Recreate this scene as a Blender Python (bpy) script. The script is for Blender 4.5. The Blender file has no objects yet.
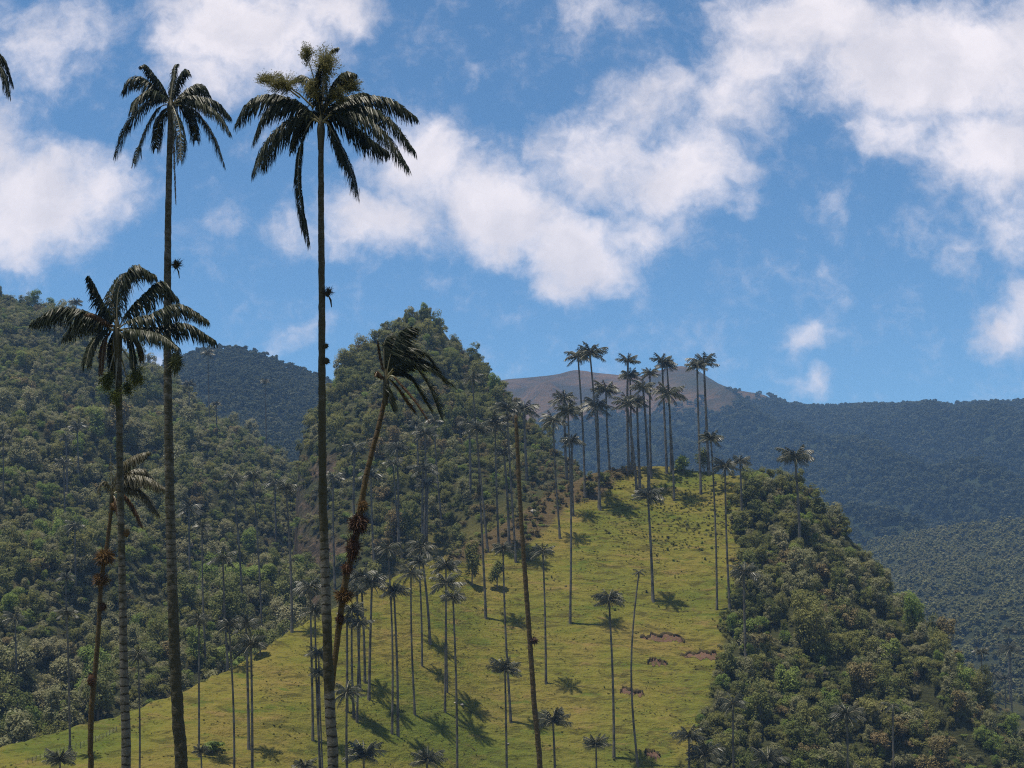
import bpy, math, random
import numpy as np
from mathutils import Vector, Matrix
from mathutils.bvhtree import BVHTree

random.seed(7)
rng = np.random.default_rng(11)
S = bpy.context.scene
COL = S.collection
PI = math.pi

# ------------------------------------------------------------------ camera
F = 1407.0                      # focal length in pixels (1024 wide frame)
PITCH = math.atan(216 / F)
cam_d = bpy.data.cameras.new('camera')
cam_d.sensor_width = 36.0
cam_d.lens = 36.0 * F / 1024
cam_d.clip_start = 0.5
cam_d.clip_end = 30000
cam = bpy.data.objects.new('camera', cam_d)
COL.objects.link(cam)
cam.location = (0, 0, 0)
cam.rotation_euler = (PI / 2 + PITCH, 0, 0)
S.camera = cam

# ------------------------------------------------------------------ light
SUN_TO = Vector((-7.2, -0.9, 36.0)).normalized()
SUN_EL = math.asin(SUN_TO.z)
SUN_ROT = math.atan2(SUN_TO.x, SUN_TO.y)
sd = bpy.data.lights.new('sun', 'SUN')
sd.energy = 4.7
sd.angle = math.radians(0.5)
sd.color = (1.0, 0.93, 0.80)
so = bpy.data.objects.new('sun', sd)
COL.objects.link(so)
so.rotation_euler = SUN_TO.to_track_quat('Z', 'Y').to_euler()
so.location = (0, 0, 300)
S.view_settings.view_transform = 'Standard'
S.view_settings.look = 'None'
S.view_settings.exposure = 0.38
S.view_settings.gamma = 1.0
S.view_settings.use_curve_mapping = False
S.cycles.use_denoising = False
S.cycles.pixel_filter_type = 'BLACKMAN_HARRIS'
S.cycles.filter_width = 1.15
S.cycles.max_bounces = 6
S.cycles.diffuse_bounces = 2
S.cycles.glossy_bounces = 2
S.cycles.transmission_bounces = 3
S.cycles.transparent_max_bounces = 4
S.cycles.volume_bounces = 0
S.cycles.caustics_reflective = False
S.cycles.caustics_refractive = False

SKY_STRENGTH = 0.085
SKY_TINT = (0.76, 1.09, 1.20)
CLOUD_LIT = (9.7, 9.0, 9.2)        # seen through SKY_STRENGTH
CLOUD_GREY = (7.2, 6.9, 7.4)
HAZE_DENSITY = 0.000125
HAZE_COLOR = (0.32, 0.58, 1.0)


def pdir(px, py):
    cx = (px - 512) / F
    cy = (384 - py) / F
    return np.array([cx, math.cos(PITCH) - cy * math.sin(PITCH), math.sin(PITCH) + cy * math.cos(PITCH)])


def at(px, py, Y):
    d = pdir(px, py)
    return d * (Y / d[1])


def project(P):
    """world -> pixel, arrays ok"""
    P = np.asarray(P, float)
    x, y, z = P[..., 0], P[..., 1], P[..., 2]
    zc = y * math.cos(PITCH) + z * math.sin(PITCH)
    yc = -y * math.sin(PITCH) + z * math.cos(PITCH)
    return 512 + F * x / zc, 384 - F * yc / zc


# ------------------------------------------------------------------ node helpers
class NT:
    def __init__(self, tree):
        self.t = tree
        self.n = tree.nodes
        self.l = tree.links

    def node(self, typ, **kw):
        n = self.n.new(typ)
        for k, v in kw.items():
            setattr(n, k, v)
        return n

    def put(self, sock, v):
        if isinstance(v, bpy.types.NodeSocket):
            self.l.new(v, sock)
        else:
            sock.default_value = v

    def math(self, op, a, b=None, c=None, clamp=False):
        n = self.node('ShaderNodeMath', operation=op, use_clamp=clamp)
        self.put(n.inputs[0], a)
        if b is not None:
            self.put(n.inputs[1], b)
        if c is not None:
            self.put(n.inputs[2], c)
        return n.outputs[0]

    def vmath(self, op, a, b=None):
        n = self.node('ShaderNodeVectorMath', operation=op)
        self.put(n.inputs[0], a)
        if b is not None:
            self.put(n.inputs[1], b)
        return n.outputs['Value'] if op in ('LENGTH', 'DOT_PRODUCT') else n.outputs['Vector']

    def mix(self, f, a, b, blend='MIX'):
        n = self.node('ShaderNodeMix', data_type='RGBA', blend_type=blend)
        self.put(n.inputs[0], f)
        for s, v in ((n.inputs[6], a), (n.inputs[7], b)):
            if isinstance(v, tuple) and len(v) == 3:
                v = v + (1.0,)
            self.put(s, v)
        return n.outputs[2]

    def noise(self, vec, scale, detail=4, rough=0.55, dist=0.0):
        n = self.node('ShaderNodeTexNoise')
        if vec is not None:
            self.put(n.inputs['Vector'], vec)
        n.inputs['Scale'].default_value = scale
        n.inputs['Detail'].default_value = detail
        n.inputs['Roughness'].default_value = rough
        n.inputs['Distortion'].default_value = dist
        return n

    def smooth(self, v, lo, hi, a=0.0, b=1.0):
        n = self.node('ShaderNodeMapRange', interpolation_type='SMOOTHSTEP')
        self.put(n.inputs[0], v)
        n.inputs[1].default_value = lo
        n.inputs[2].default_value = hi
        n.inputs[3].default_value = a
        n.inputs[4].default_value = b
        return n.outputs[0]

    def ramp(self, f, stops):
        n = self.node('ShaderNodeValToRGB')
        self.put(n.inputs[0], f)
        e = n.color_ramp.elements
        while len(e) < len(stops):
            e.new(0.5)
        for i, (p, c) in enumerate(stops):
            e[i].position = p
            e[i].color = c + (1.0,)
        return n.outputs[0]


def new_mat(name):
    m = bpy.data.materials.new(name)
    m.use_nodes = True
    m.node_tree.nodes.clear()
    t = NT(m.node_tree)
    out = t.node('ShaderNodeOutputMaterial')
    return m, t, out


# ------------------------------------------------------------------ sky with clouds
W = bpy.data.worlds.new('World')
S.world = W
W.use_nodes = True
W.node_tree.nodes.clear()
t = NT(W.node_tree)
wout = t.node('ShaderNodeOutputWorld')
bg = t.node('ShaderNodeBackground')
t.l.new(bg.outputs[0], wout.inputs[0])
bg.inputs[1].default_value = SKY_STRENGTH
sky = t.node('ShaderNodeTexSky', sky_type='NISHITA', sun_disc=False)
sky.sun_elevation = SUN_EL
sky.sun_rotation = SUN_ROT
sky.altitude = 2400
sky.air_density = 1.0
sky.dust_density = 0.4
sky.ozone_density = 2.0
tint = t.mix(1.0, sky.outputs[0], SKY_TINT, 'MULTIPLY')
tc = t.node('ShaderNodeTexCoord')
dirv = tc.outputs['Generated']
# clouds live on a sheet of the heavens ahead (+Y); coordinate = direction over its forward component, in hundreds of pixels of view
sep = t.node('ShaderNodeSeparateXYZ')
t.put(sep.inputs[0], dirv)
yy = t.math('MAXIMUM', sep.outputs['Y'], 0.05)
cu = t.math('MULTIPLY', t.math('DIVIDE', sep.outputs['X'], yy), 14.07)
cv = t.math('MULTIPLY', t.math('DIVIDE', sep.outputs['Z'], yy), 14.07)
comb = t.node('ShaderNodeCombineXYZ')
t.put(comb.inputs[0], cu)
t.put(comb.inputs[1], cv)
uv = comb.outputs[0]
w1 = t.noise(uv, 0.9, 3, 0.5)
w2 = t.noise(uv, 3.0, 4, 0.6)
o1 = t.vmath('SUBTRACT', w1.outputs['Color'], (0.5, 0.5, 0.5))
o2 = t.vmath('SUBTRACT', w2.outputs['Color'], (0.5, 0.5, 0.5))
sc1 = t.node('ShaderNodeVectorMath', operation='SCALE'); t.put(sc1.inputs[0], o1); sc1.inputs['Scale'].default_value = 0.7
sc2 = t.node('ShaderNodeVectorMath', operation='SCALE'); t.put(sc2.inputs[0], o2); sc2.inputs['Scale'].default_value = 0.32
uvd = t.vmath('ADD', t.vmath('ADD', uv, sc1.outputs[0]), sc2.outputs[0])
flat = t.node('ShaderNodeVectorMath', operation='MULTIPLY'); t.put(flat.inputs[0], uvd); flat.inputs[1].default_value = (1, 1, 0)
uvd = flat.outputs[0]
# px centre, half sizes, rotation (deg, + = rising to the right), strength
CLOUDS = [
    (40, 195, 115, 85, 0, 1.25), (-40, 150, 110, 90, 0, 1.1), (95, 190, 60, 50, 0, 0.95), (20, 245, 80, 38, 0, 0.8),
    (40, 50, 140, 90, 10, 0.66), (-60, 40, 120, 100, 0, 0.7),
    (240, 35, 140, 85, -8, 1.15), (330, 10, 95, 40, 0, 0.95), (200, 85, 70, 45, 0, 0.8), (215, 0, 110, 50, 0, 0.9),
    (430, 165, 105, 72, -25, 1.05), (385, 215, 100, 52, 0, 0.95), (500, 215, 120, 62, -25, 1.15), (575, 250, 95, 52, -20, 1.15),
    (600, 165, 110, 85, 10, 0.95), (680, 170, 105, 75, 20, 1.0), (655, 95, 95, 62, 0, 0.75), (560, 285, 50, 26, 0, 0.8),
    (640, 235, 85, 40, 20, 0.72), (300, 225, 62, 38, 0, 0.56), (600, 20, 90, 50, 0, 0.6),
    (730, 100, 85, 62, 0, 0.85), (820, 20, 150, 62, 0, 1.15), (930, 60, 170, 95, 0, 1.35), (1000, 150, 120, 85, 0, 1.1),
    (900, 130, 70, 52, 0, 0.85), (1010, 225, 62, 60, 0, 0.8), (1060, 60, 150, 120, 0, 1.2), (760, 60, 110, 62, 0, 0.9),
    (1005, 325, 62, 36, 5, 0.95), (1050, 310, 62, 45, 0, 0.95), (805, 341, 46, 30, 0, 0.80), (812, 386, 34, 24, 0, 0.75),
    (820, 193, 40, 19, 0, 0.36), (825, 262, 26, 16, 0, 0.30), (225, 225, 42, 28, 0, 0.42), (965, 255, 50, 45, 0, 0.45),
    (300, 335, 60, 26, 30, 0.55), (160, 360, 60, 26, 0, 0.5),
]
field = None
for (px, py, a, b, rot, st) in CLOUDS:
    d = pdir(px, py)
    mp = t.node('ShaderNodeMapping', vector_type='TEXTURE')
    t.put(mp.inputs['Vector'], uvd)
    mp.inputs['Location'].default_value = (d[0] / d[1] * 14.07, d[2] / d[1] * 14.07, 0)
    mp.inputs['Rotation'].default_value = (0, 0, math.radians(rot))
    mp.inputs['Scale'].default_value = (a / 100, b / 100, 1)
    ln = t.vmath('LENGTH', mp.outputs[0])
    v = t.math('MULTIPLY', t.smooth(ln, 0.0, 1.25, 1.0, 0.0), st)
    field = v if field is None else t.math('SMOOTH_MAX', field, v, 0.25)
n_big = t.noise(uvd, 1.7, 8, 0.62)
n_fine = t.noise(uv, 5.5, 6, 0.62, 0.4)
edge = t.math('ADD', t.math('MULTIPLY', t.math('SUBTRACT', n_big.outputs['Fac'], 0.5), 1.05),
              t.math('MULTIPLY', t.math('SUBTRACT', n_fine.outputs['Fac'], 0.5), 0.48))
dens = t.math('ADD', field, edge)
# elsewhere in the sky, out of the photograph, broken cloud too
n_all = t.noise(dirv, 3.2, 6, 0.6)
other = t.smooth(n_all.outputs['Fac'], 0.5, 0.66)
fwd = t.smooth(sep.outputs['Y'], 0.55, 0.75)
cover = t.smooth(dens, 0.14, 1.04)
cover = t.math('POWER', cover, 1.0)
cover = t.math('ADD', t.math('MULTIPLY', cover, fwd), t.math('MULTIPLY', other, t.math('SUBTRACT', 1.0, fwd)), clamp=True)
cover = t.math('MULTIPLY', cover, 0.96)
n_sh = t.noise(uvd, 1.15, 5, 0.55)
shade = t.math('ADD', t.math('MULTIPLY', n_sh.outputs['Fac'], 0.9), t.math('MULTIPLY', dens, -0.10))
ccol = t.mix(t.smooth(shade, 0.16, 0.52), CLOUD_GREY, CLOUD_LIT)
skycol = t.mix(cover, tint, ccol)
t.l.new(skycol, bg.inputs[0])


# ------------------------------------------------------------------ numeric noise
def _hash(ix, iy, seed):
    h = (ix.astype(np.int64) * 374761393 + iy.astype(np.int64) * 668265263 + seed * 974634541) & 0x7fffffff
    h = ((h ^ (h >> 13)) * 1274126177) & 0x7fffffff
    h = h ^ (h >> 16)
    return (h & 0xffffff) / float(0xffffff)


def vnoise(x, y, seed=0):
    ix = np.floor(x); iy = np.floor(y)
    fx = x - ix; fy = y - iy
    fx = fx * fx * (3 - 2 * fx); fy = fy * fy * (3 - 2 * fy)
    a = _hash(ix, iy, seed); b = _hash(ix + 1, iy, seed)
    c = _hash(ix, iy + 1, seed); d = _hash(ix + 1, iy + 1, seed)
    return (a * (1 - fx) + b * fx) * (1 - fy) + (c * (1 - fx) + d * fx) * fy - 0.5


def fbm(x, y, seed=0, octaves=4, gain=0.5):
    s = 0; a = 1.0
    for o in range(octaves):
        s = s + a * vnoise(x, y, seed + o * 17)
        x = x * 2.03 + 11.3; y = y * 2.03 - 7.7; a *= gain
    return s


# ------------------------------------------------------------------ terrain
BASE = -78.0


class Hill:
    """ridge controls: pixel x, pixel y of the bare ground crest, its distance, and pixel y and distance of the foot in front"""

    def __init__(self, ctl, back=0.6, power=1.0, namp=2.0, nwave=30.0, seed=1, extra=None, rnoise=0.3):
        R = [at(c[0], c[1], c[2]) for c in ctl]
        Fo = [at(c[0], c[3], c[4]) for c in ctl]
        self.a = np.array([r[0] / r[1] for r in R])
        self.D = np.array([r[1] for r in R]); self.Z = np.array([r[2] for r in R])
        self.yb = np.array([f[1] for f in Fo]); self.zb = np.array([f[2] for f in Fo])
        self.back, self.power, self.namp, self.nwave, self.seed, self.extra, self.rnoise = back, power, namp, nwave, seed, extra, rnoise

    def ip(self, a, arr):
        # smoothed linear interpolation along the crest
        w = 0.006
        return (np.interp(a - w, self.a, arr) + 2 * np.interp(a, self.a, arr) + np.interp(a + w, self.a, arr)) / 4

    def h(self, x, y):
        a = x / y
        D = self.ip(a, self.D); Z = self.ip(a, self.Z); yb = self.ip(a, self.yb); zb = self.ip(a, self.zb)
        u = (y - yb) / (D - yb)
        s = (Z - zb) / (D - yb)
        front = zb + (Z - zb) * np.sign(u) * np.abs(u) ** self.power
        below = zb + (y - yb) * np.maximum(s, 0.3)
        z = np.where(u < 0, below, front)
        back = Z - (y - D) * self.back - np.maximum(y - D, 0) ** 2 * 0.0006
        k = 0.02 * (D - yb)
        zz = np.where(u < 1, z, back)
        # round the crest
        q = np.clip(1 - np.abs(y - D) / (k * 2 + 1e-6), 0, 1)
        zz = zz - 0.25 * q * q * k * 0.6
        amp = self.namp * (self.rnoise + (1 - self.rnoise) * np.clip((D - y) / (self.nwave * 2), 0, 1))
        zz = zz + amp * fbm(x / self.nwave, y / self.nwave, self.seed, 4)
        if self.extra is not None:
            zz = zz + self.extra(x, y, a, D - y)
        return zz

    def grid(self, a0, a1, na, y0f, y1, ny, wobble=None):
        aa = np.linspace(a0, a1, na)
        D = self.ip(aa, self.D); yb = self.ip(aa, self.yb)
        uu = np.linspace(0, 1, ny)
        lo = yb - y0f
        hi = D + y1
        Y = lo[:, None] + (hi - lo)[:, None] * uu[None, :]
        X = aa[:, None] * Y
        Zz = np.maximum(self.h(X, Y), BASE - 3)
        return X, Y, Zz


def grid_mesh(name, X, Y, Z, mat, smooth=True):
    na, ny = X.shape
    v = np.stack([X, Y, Z], -1).reshape(-1, 3)
    i = np.arange(na - 1)[:, None] * ny + np.arange(ny - 1)[None, :]
    f = np.stack([i, i + ny, i + ny + 1, i + 1], -1).reshape(-1, 4)
    me = mesh_np(name, v, f, mat, smooth)
    return me, v, f


def mesh_np(name, v, f, mat=None, smooth=False):
    me = bpy.data.meshes.new(name)
    k = f.shape[1]
    me.vertices.add(len(v)); me.loops.add(f.size); me.polygons.add(len(f))
    me.vertices.foreach_set('co', np.ascontiguousarray(v, dtype=np.float32).ravel())
    me.loops.foreach_set('vertex_index', np.ascontiguousarray(f, dtype=np.int32).ravel())
    me.polygons.foreach_set('loop_start', np.arange(0, f.size, k, dtype=np.int32))
    me.polygons.foreach_set('loop_total', np.full(len(f), k, dtype=np.int32))
    if smooth:
        me.polygons.foreach_set('use_smooth', np.ones(len(f), dtype=bool))
    me.update(calc_edges=True)
    if mat is not None:
        me.materials.append(mat)
    return me


def link(name, me, parent=None, loc=None):
    o = bpy.data.objects.new(name, me)
    COL.objects.link(o)
    if parent is not None:
        o.parent = parent
    if loc is not None:
        o.location = loc
    return o


def tag(o, label=None, cat=None, group=None, kind=None):
    if label: o['label'] = label
    if cat: o['category'] = cat
    if group: o['group'] = group
    if kind: o['kind'] = kind
    return o


def structure(o, label=None):
    o['kind'] = 'structure'
    if label: o['label'] = label
    return o


# ---- ground materials
def pos_node(t):
    return t.node('ShaderNodeNewGeometry').outputs['Position']


def princ(t, out, col, rough=0.9, spec=0.2, bump=None, bump_h=0.1, bump_s=0.6):
    b = t.node('ShaderNodeBsdfPrincipled')
    t.put(b.inputs['Base Color'], col if isinstance(col, bpy.types.NodeSocket) else col + (1.0,))
    t.put(b.inputs['Roughness'], rough)
    b.inputs['Specular IOR Level'].default_value = spec
    if bump is not None:
        bn = t.node('ShaderNodeBump')
        bn.inputs['Strength'].default_value = bump_s
        bn.inputs['Distance'].default_value = bump_h
        t.put(bn.inputs['Height'], bump)
        t.l.new(bn.outputs[0], b.inputs['Normal'])
    t.l.new(b.outputs[0], out.inputs[0])
    return b


def grass_material():
    m, t, out = new_mat('pasture_grass')
    p = pos_node(t)
    mp = t.node('ShaderNodeMapping'); t.put(mp.inputs['Vector'], p)
    mp.inputs['Scale'].default_value = (0.10, 0.14, 0.55)
    big = t.noise(p, 0.028, 5, 0.6)
    mid = t.noise(mp.outputs[0], 1.0, 6, 0.65, 0.6)
    fine = t.noise(p, 1.6, 5, 0.7)
    c = t.ramp(big.outputs['Fac'], [(0.36, (0.094, 0.110, 0.018)), (0.50, (0.141, 0.132, 0.023)), (0.64, (0.171, 0.133, 0.033))])
    c = t.mix(t.smooth(mid.outputs['Fac'], 0.53, 0.72), c, (0.190, 0.133, 0.045))
    c = t.mix(t.smooth(mid.outputs['Fac'], 0.47, 0.32), c, (0.076, 0.100, 0.015))
    mp2 = t.node('ShaderNodeMapping'); t.put(mp2.inputs['Vector'], p)
    mp2.inputs['Scale'].default_value = (0.139, 0.163, 0.670)
    dash = t.noise(mp2.outputs[0], 1.0, 5, 0.68, 0.8)
    mp3 = t.node('ShaderNodeMapping'); t.put(mp3.inputs['Vector'], p)
    mp3.inputs['Scale'].default_value = (0.34, 0.34, 1.35)
    dash2 = t.noise(mp3.outputs[0], 1.0, 4, 0.7, 0.5)
    c = t.mix(t.math('MULTIPLY', t.smooth(dash.outputs['Fac'], 0.53, 0.62), 0.82), c, (0.066, 0.058, 0.015))
    c = t.mix(t.math('MULTIPLY', t.smooth(dash2.outputs['Fac'], 0.54, 0.64), 0.75), c, (0.076, 0.068, 0.018))
    c = t.mix(t.math('MULTIPLY', t.smooth(dash2.outputs['Fac'], 0.46, 0.30), 0.5), c, (0.197, 0.177, 0.036))
    c = t.mix(t.math('MULTIPLY', t.smooth(fine.outputs['Fac'], 0.52, 0.74), 0.6), c, (0.083, 0.076, 0.022))
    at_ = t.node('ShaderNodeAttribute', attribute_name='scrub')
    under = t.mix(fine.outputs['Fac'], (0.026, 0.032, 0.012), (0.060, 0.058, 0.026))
    at3 = t.node('ShaderNodeAttribute', attribute_name='bracken')
    c = t.mix(at3.outputs['Fac'], c, t.mix(fine.outputs['Fac'], (0.060, 0.048, 0.022), (0.115, 0.080, 0.040)))
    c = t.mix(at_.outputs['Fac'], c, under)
    at2 = t.node('ShaderNodeAttribute', attribute_name='lush')
    c = t.mix(t.math('MULTIPLY', at2.outputs['Fac'], 0.6), c, (0.072, 0.102, 0.016))
    h = t.math('ADD', t.math('MULTIPLY', mid.outputs['Fac'], 1.0), t.math('MULTIPLY', fine.outputs['Fac'], 0.5))
    h = t.math('SUBTRACT', h, t.math('ADD', dash.outputs['Fac'], t.math('MULTIPLY', dash2.outputs['Fac'], 0.6)))
    princ(t, out, c, 0.95, 0.06, h, 0.9, 0.9)
    return m


def forest_floor(name, a, b, c3, scale):
    m, t, out = new_mat(name)
    p = pos_node(t)
    n = t.noise(p, scale, 6, 0.65)
    n2 = t.noise(p, scale * 7, 5, 0.7)
    c = t.ramp(n.outputs['Fac'], [(0.35, a), (0.52, b), (0.68, c3)])
    c = t.mix(t.math('MULTIPLY', n2.outputs['Fac'], 0.6), c, (0.02, 0.025, 0.012))
    h = t.math('ADD', n.outputs['Fac'], n2.outputs['Fac'])
    princ(t, out, c, 0.95, 0.1, h, 1.0 / scale * 0.2, 0.8)
    return m


M_GRASS = grass_material()
M_FLOOR = forest_floor('hillside_soil', (0.030, 0.036, 0.015), (0.055, 0.056, 0.024), (0.095, 0.078, 0.038), 0.08)
M_CONE = forest_floor('scrub_slope', (0.038, 0.044, 0.016), (0.062, 0.064, 0.022), (0.090, 0.075, 0.034), 0.10)
M_FARFLOOR = forest_floor('mountain_soil', (0.030, 0.038, 0.018), (0.045, 0.050, 0.024), (0.06, 0.058, 0.03), 0.01)


def cliff_material():
    m, t, out = new_mat('rock_and_scrub')
    p = pos_node(t)
    n = t.noise(p, 0.10, 6, 0.65)
    n2 = t.noise(p, 0.7, 5, 0.7)
    n3 = t.noise(p, 0.22, 6, 0.7, 1.0)
    c = t.ramp(n.outputs['Fac'], [(0.35, (0.038, 0.044, 0.016)), (0.52, (0.062, 0.064, 0.022)), (0.68, (0.090, 0.075, 0.034))])
    c = t.mix(t.math('MULTIPLY', n2.outputs['Fac'], 0.6), c, (0.02, 0.025, 0.012))
    rk = t.ramp(n3.outputs['Fac'], [(0.38, (0.022, 0.018, 0.014)), (0.50, (0.060, 0.046, 0.030)), (0.62, (0.13, 0.090, 0.060))])
    at_ = t.node('ShaderNodeAttribute', attribute_name='rock')
    c = t.mix(at_.outputs['Fac'], c, rk)
    at2 = t.node('ShaderNodeAttribute', attribute_name='grassy')
    c = t.mix(at2.outputs['Fac'], c, t.mix(n3.outputs['Fac'], (0.085, 0.085, 0.020), (0.150, 0.125, 0.040)))
    h = t.math('ADD', n3.outputs['Fac'], n2.outputs['Fac'])
    princ(t, out, c, 0.95, 0.1, h, 2.0, 0.9)
    return m


M_CLIFF = cliff_material()


def cliff_mask(px, py, X, Z):
    e = 349 - 0.12 * np.maximum(py - 560, 0) * 4
    m = np.clip((e - px) / 22, 0, 1) * np.clip((py - 452) / 25, 0, 1)
    return np.clip(m * 0.75 + 1.7 * fbm(X / 9, Z / 8, 47, 3) * (m > 0), 0, 1)


def cone_grass(px, py, X, Y):
    m = np.clip((py - 505 + 0.25 * (px - 460)) / 35, 0, 1) * np.clip((px - 375) / 30, 0, 1)
    return np.clip(m * (0.75 + 1.2 * fbm(X / 14, Y / 14, 63, 3)), 0, 1)


def paramo_material():
    m, t, out = new_mat('paramo_and_forest')
    p = pos_node(t)
    n = t.noise(p, 0.006, 7, 0.62, 0.3)
    n2 = t.noise(p, 0.05, 6, 0.7)
    at_ = t.node('ShaderNodeAttribute', attribute_name='paramo')
    c = t.ramp(n.outputs['Fac'], [(0.40, (0.042, 0.033, 0.016)), (0.50, (0.092, 0.056, 0.025)), (0.62, (0.140, 0.080, 0.034))])
    c = t.mix(t.smooth(n2.outputs['Fac'], 0.50, 0.66), c, (0.040, 0.038, 0.022))
    f = t.mix(n2.outputs['Fac'], (0.016, 0.024, 0.010), (0.036, 0.045, 0.020))
    c = t.mix(at_.outputs['Fac'], f, c)
    princ(t, out, c, 0.95, 0.1, t.math('ADD', n2.outputs['Fac'], t.math('MULTIPLY', n.outputs['Fac'], 4.0)), 14, 0.9)
    return m


M_PARAMO = paramo_material()

# ---- hills
XB_PY = np.array([380, 462, 500, 560, 600, 640, 680, 705, 740, 768, 820, 1000])
XB_PX = np.array([738, 738, 731, 737, 730, 720, 716, 706, 696, 690, 682, 650])


def thicket_edge(py):
    return np.interp(py, XB_PY, XB_PX)


def grass_extra(x, y, a, tt):
    z0 = 0.55 * y
    # sheep-track terracettes wander along the contour of the pasture
    ph = z0 + 1.2 * fbm(x / 14, y / 14, 31, 3) * 2
    ter = 0.30 * np.sin(ph * 2 * PI / 1.9) * (0.35 + 1.0 * np.clip(vnoise(x / 7, y / 3, 5) + 0.5, 0, 1))
    ter = ter + 0.34 * fbm(x / 3.4, y / 1.5, 41, 3) + 0.5 * fbm(x / 9, y / 5, 42, 2)
    right = np.clip((a - 0.17) / 0.05, 0, 1)
    # ribs and gullies that run down the right flank
    s = x * 0.80 + y * 0.35
    rib = (3.6 + 4.5 * np.clip((a - 0.24) / 0.06, 0, 1)) * np.sin(s * 2 * PI / 26 + 3 * fbm(x / 30, y / 30, 77, 2)) + 3.0 * fbm(x / 11, y / 14, 78, 3)
    return ter * (1 - right) + rib * right * np.clip(tt / 12, 0, 1)


GRASS = Hill([
    (-220, 790, 250, 960, 190), (-90, 772, 262, 930, 196), (0, 747, 272, 900, 205), (60, 730, 280, 880, 212), (118, 715, 287, 870, 218), (180, 692, 296, 860, 225), (212, 677, 302, 856, 230),
    (240, 662, 310, 850, 236), (290, 630, 325, 845, 245), (340, 604, 340, 840, 255), (400, 573, 362, 835, 268), (450, 553, 385, 830, 280),
    (480, 537, 402, 828, 288), (520, 512, 420, 826, 292), (560, 486, 438, 824, 296), (590, 473, 447, 822, 298), (620, 466, 454, 820, 300), (660, 465, 458, 820, 302),
    (700, 470, 455, 822, 302), (730, 474, 450, 824, 302), (760, 474, 445, 826, 302), (800, 486, 438, 830, 300), (842, 526, 430, 838, 300), (880, 577, 420, 846, 300),
    (930, 633, 408, 860, 298), (980, 697, 396, 880, 296), (1024, 752, 384, 905, 294), (1100, 850, 366, 950, 290), (1250, 990, 340, 1060, 280)],
    back=0.62, power=1.03, namp=1.1, nwave=34, rnoise=0.15, seed=3, extra=grass_extra)

CONE = Hill([
    (262, 900, 560, 960, 470), (280, 760, 560, 800, 440), (286, 600, 563, 700, 425), (291, 478, 566, 660, 420), (300, 440, 575, 645, 420), (330, 386, 592, 622, 418),
    (345, 361, 602, 610, 418), (362, 348, 608, 605, 420), (388, 332, 620, 590, 425), (408, 321, 624, 575, 427), (422, 316, 626, 570, 428), (436, 318, 626, 566, 430), (454, 346, 624, 560, 430), (480, 362, 610, 552, 428),
    (496, 380, 592, 545, 432), (520, 412, 572, 538, 438), (560, 452, 545, 528, 450), (600, 486, 524, 520, 462), (640, 525, 512, 545, 470), (700, 620, 500, 640, 480),
    (760, 800, 500, 830, 480)],
    back=0.8, power=1.12, namp=9, nwave=38, seed=9, rnoise=0.10)


def left_extra(x, y, a, tt):
    s = x * 0.9 - y * 0.25
    return (7 * np.sin(s * 2 * PI / 62 + 2.4 * fbm(x / 60, y / 60, 13, 2)) + 5 * fbm(x / 24, y / 24, 14, 3)) * np.clip(tt / 60, 0, 1)


LEFT = Hill([
    (-350, 205, 900, 900, 300), (-120, 245, 840, 800, 310), (0, 294, 800, 760, 322), (60, 314, 790, 742, 330), (120, 354, 775, 728, 338), (150, 371, 768, 716, 342),
    (200, 407, 755, 694, 350), (240, 433, 745, 674, 360), (290, 470, 735, 645, 375), (320, 490, 725, 630, 390), (380, 560, 710, 640, 420), (470, 700, 700, 740, 440)],
    back=0.6, power=1.05, namp=8, nwave=70, seed=21, extra=left_extra, rnoise=0.2)

FARLEFT = Hill([
    (-300, 520, 1750, 640, 900), (0, 425, 1700, 620, 900), (120, 390, 1660, 620, 900), (150, 376, 1650, 620, 900), (175, 360, 1650, 620, 900), (215, 348, 1640, 620, 900), (250, 351, 1640, 620, 900),
    (300, 371, 1630, 620, 900), (322, 380, 1620, 620, 900), (350, 398, 1610, 620, 900), (420, 450, 1600, 640, 900), (560, 580, 1600, 680, 900)],
    back=0.6, power=1.05, namp=34, nwave=170, seed=33, rnoise=0.08)

def far_extra(x, y, a, tt):
    s = x + 0.35 * y + 120 * fbm(x / 500, y / 500, 15, 3)
    g = np.abs(((s / 330) % 1.0) - 0.5) * 2
    s2 = x - 0.2 * y + 60 * fbm(x / 200, y / 200, 16, 3)
    g2 = np.abs(((s2 / 120) % 1.0) - 0.5) * 2
    return (75 * (g - 0.5) + 22 * (g2 - 0.5)) * np.clip(tt / 350, 0, 1)


FARRIGHT = Hill([
    (300, 470, 3100, 640, 1500), (400, 412, 3050, 640, 1450), (460, 388, 3020, 640, 1450), (500, 378, 3000, 640, 1400), (530, 375, 2980, 640, 1400), (560, 372, 2960, 640, 1400), (577, 366, 2950, 640, 1400), (592, 370, 2940, 640, 1400),
    (640, 375, 2920, 640, 1400), (662, 368, 2910, 640, 1400), (682, 363, 2900, 640, 1400), (700, 369, 2900, 640, 1400), (718, 382, 2900, 640, 1350), (742, 389, 2890, 640, 1350), (765, 392, 2880, 640, 1350), (785, 405, 2860, 640, 1350),
    (830, 408, 2820, 640, 1300), (880, 406, 2780, 640, 1300), (940, 405, 2740, 640, 1300), (1024, 402, 2700, 640, 1300), (1150, 396, 2650, 640, 1300), (1320, 405, 2600, 640, 1300)],
    back=0.55, power=1.0, namp=70, nwave=420, seed=55, rnoise=0.02, extra=far_extra)

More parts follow.
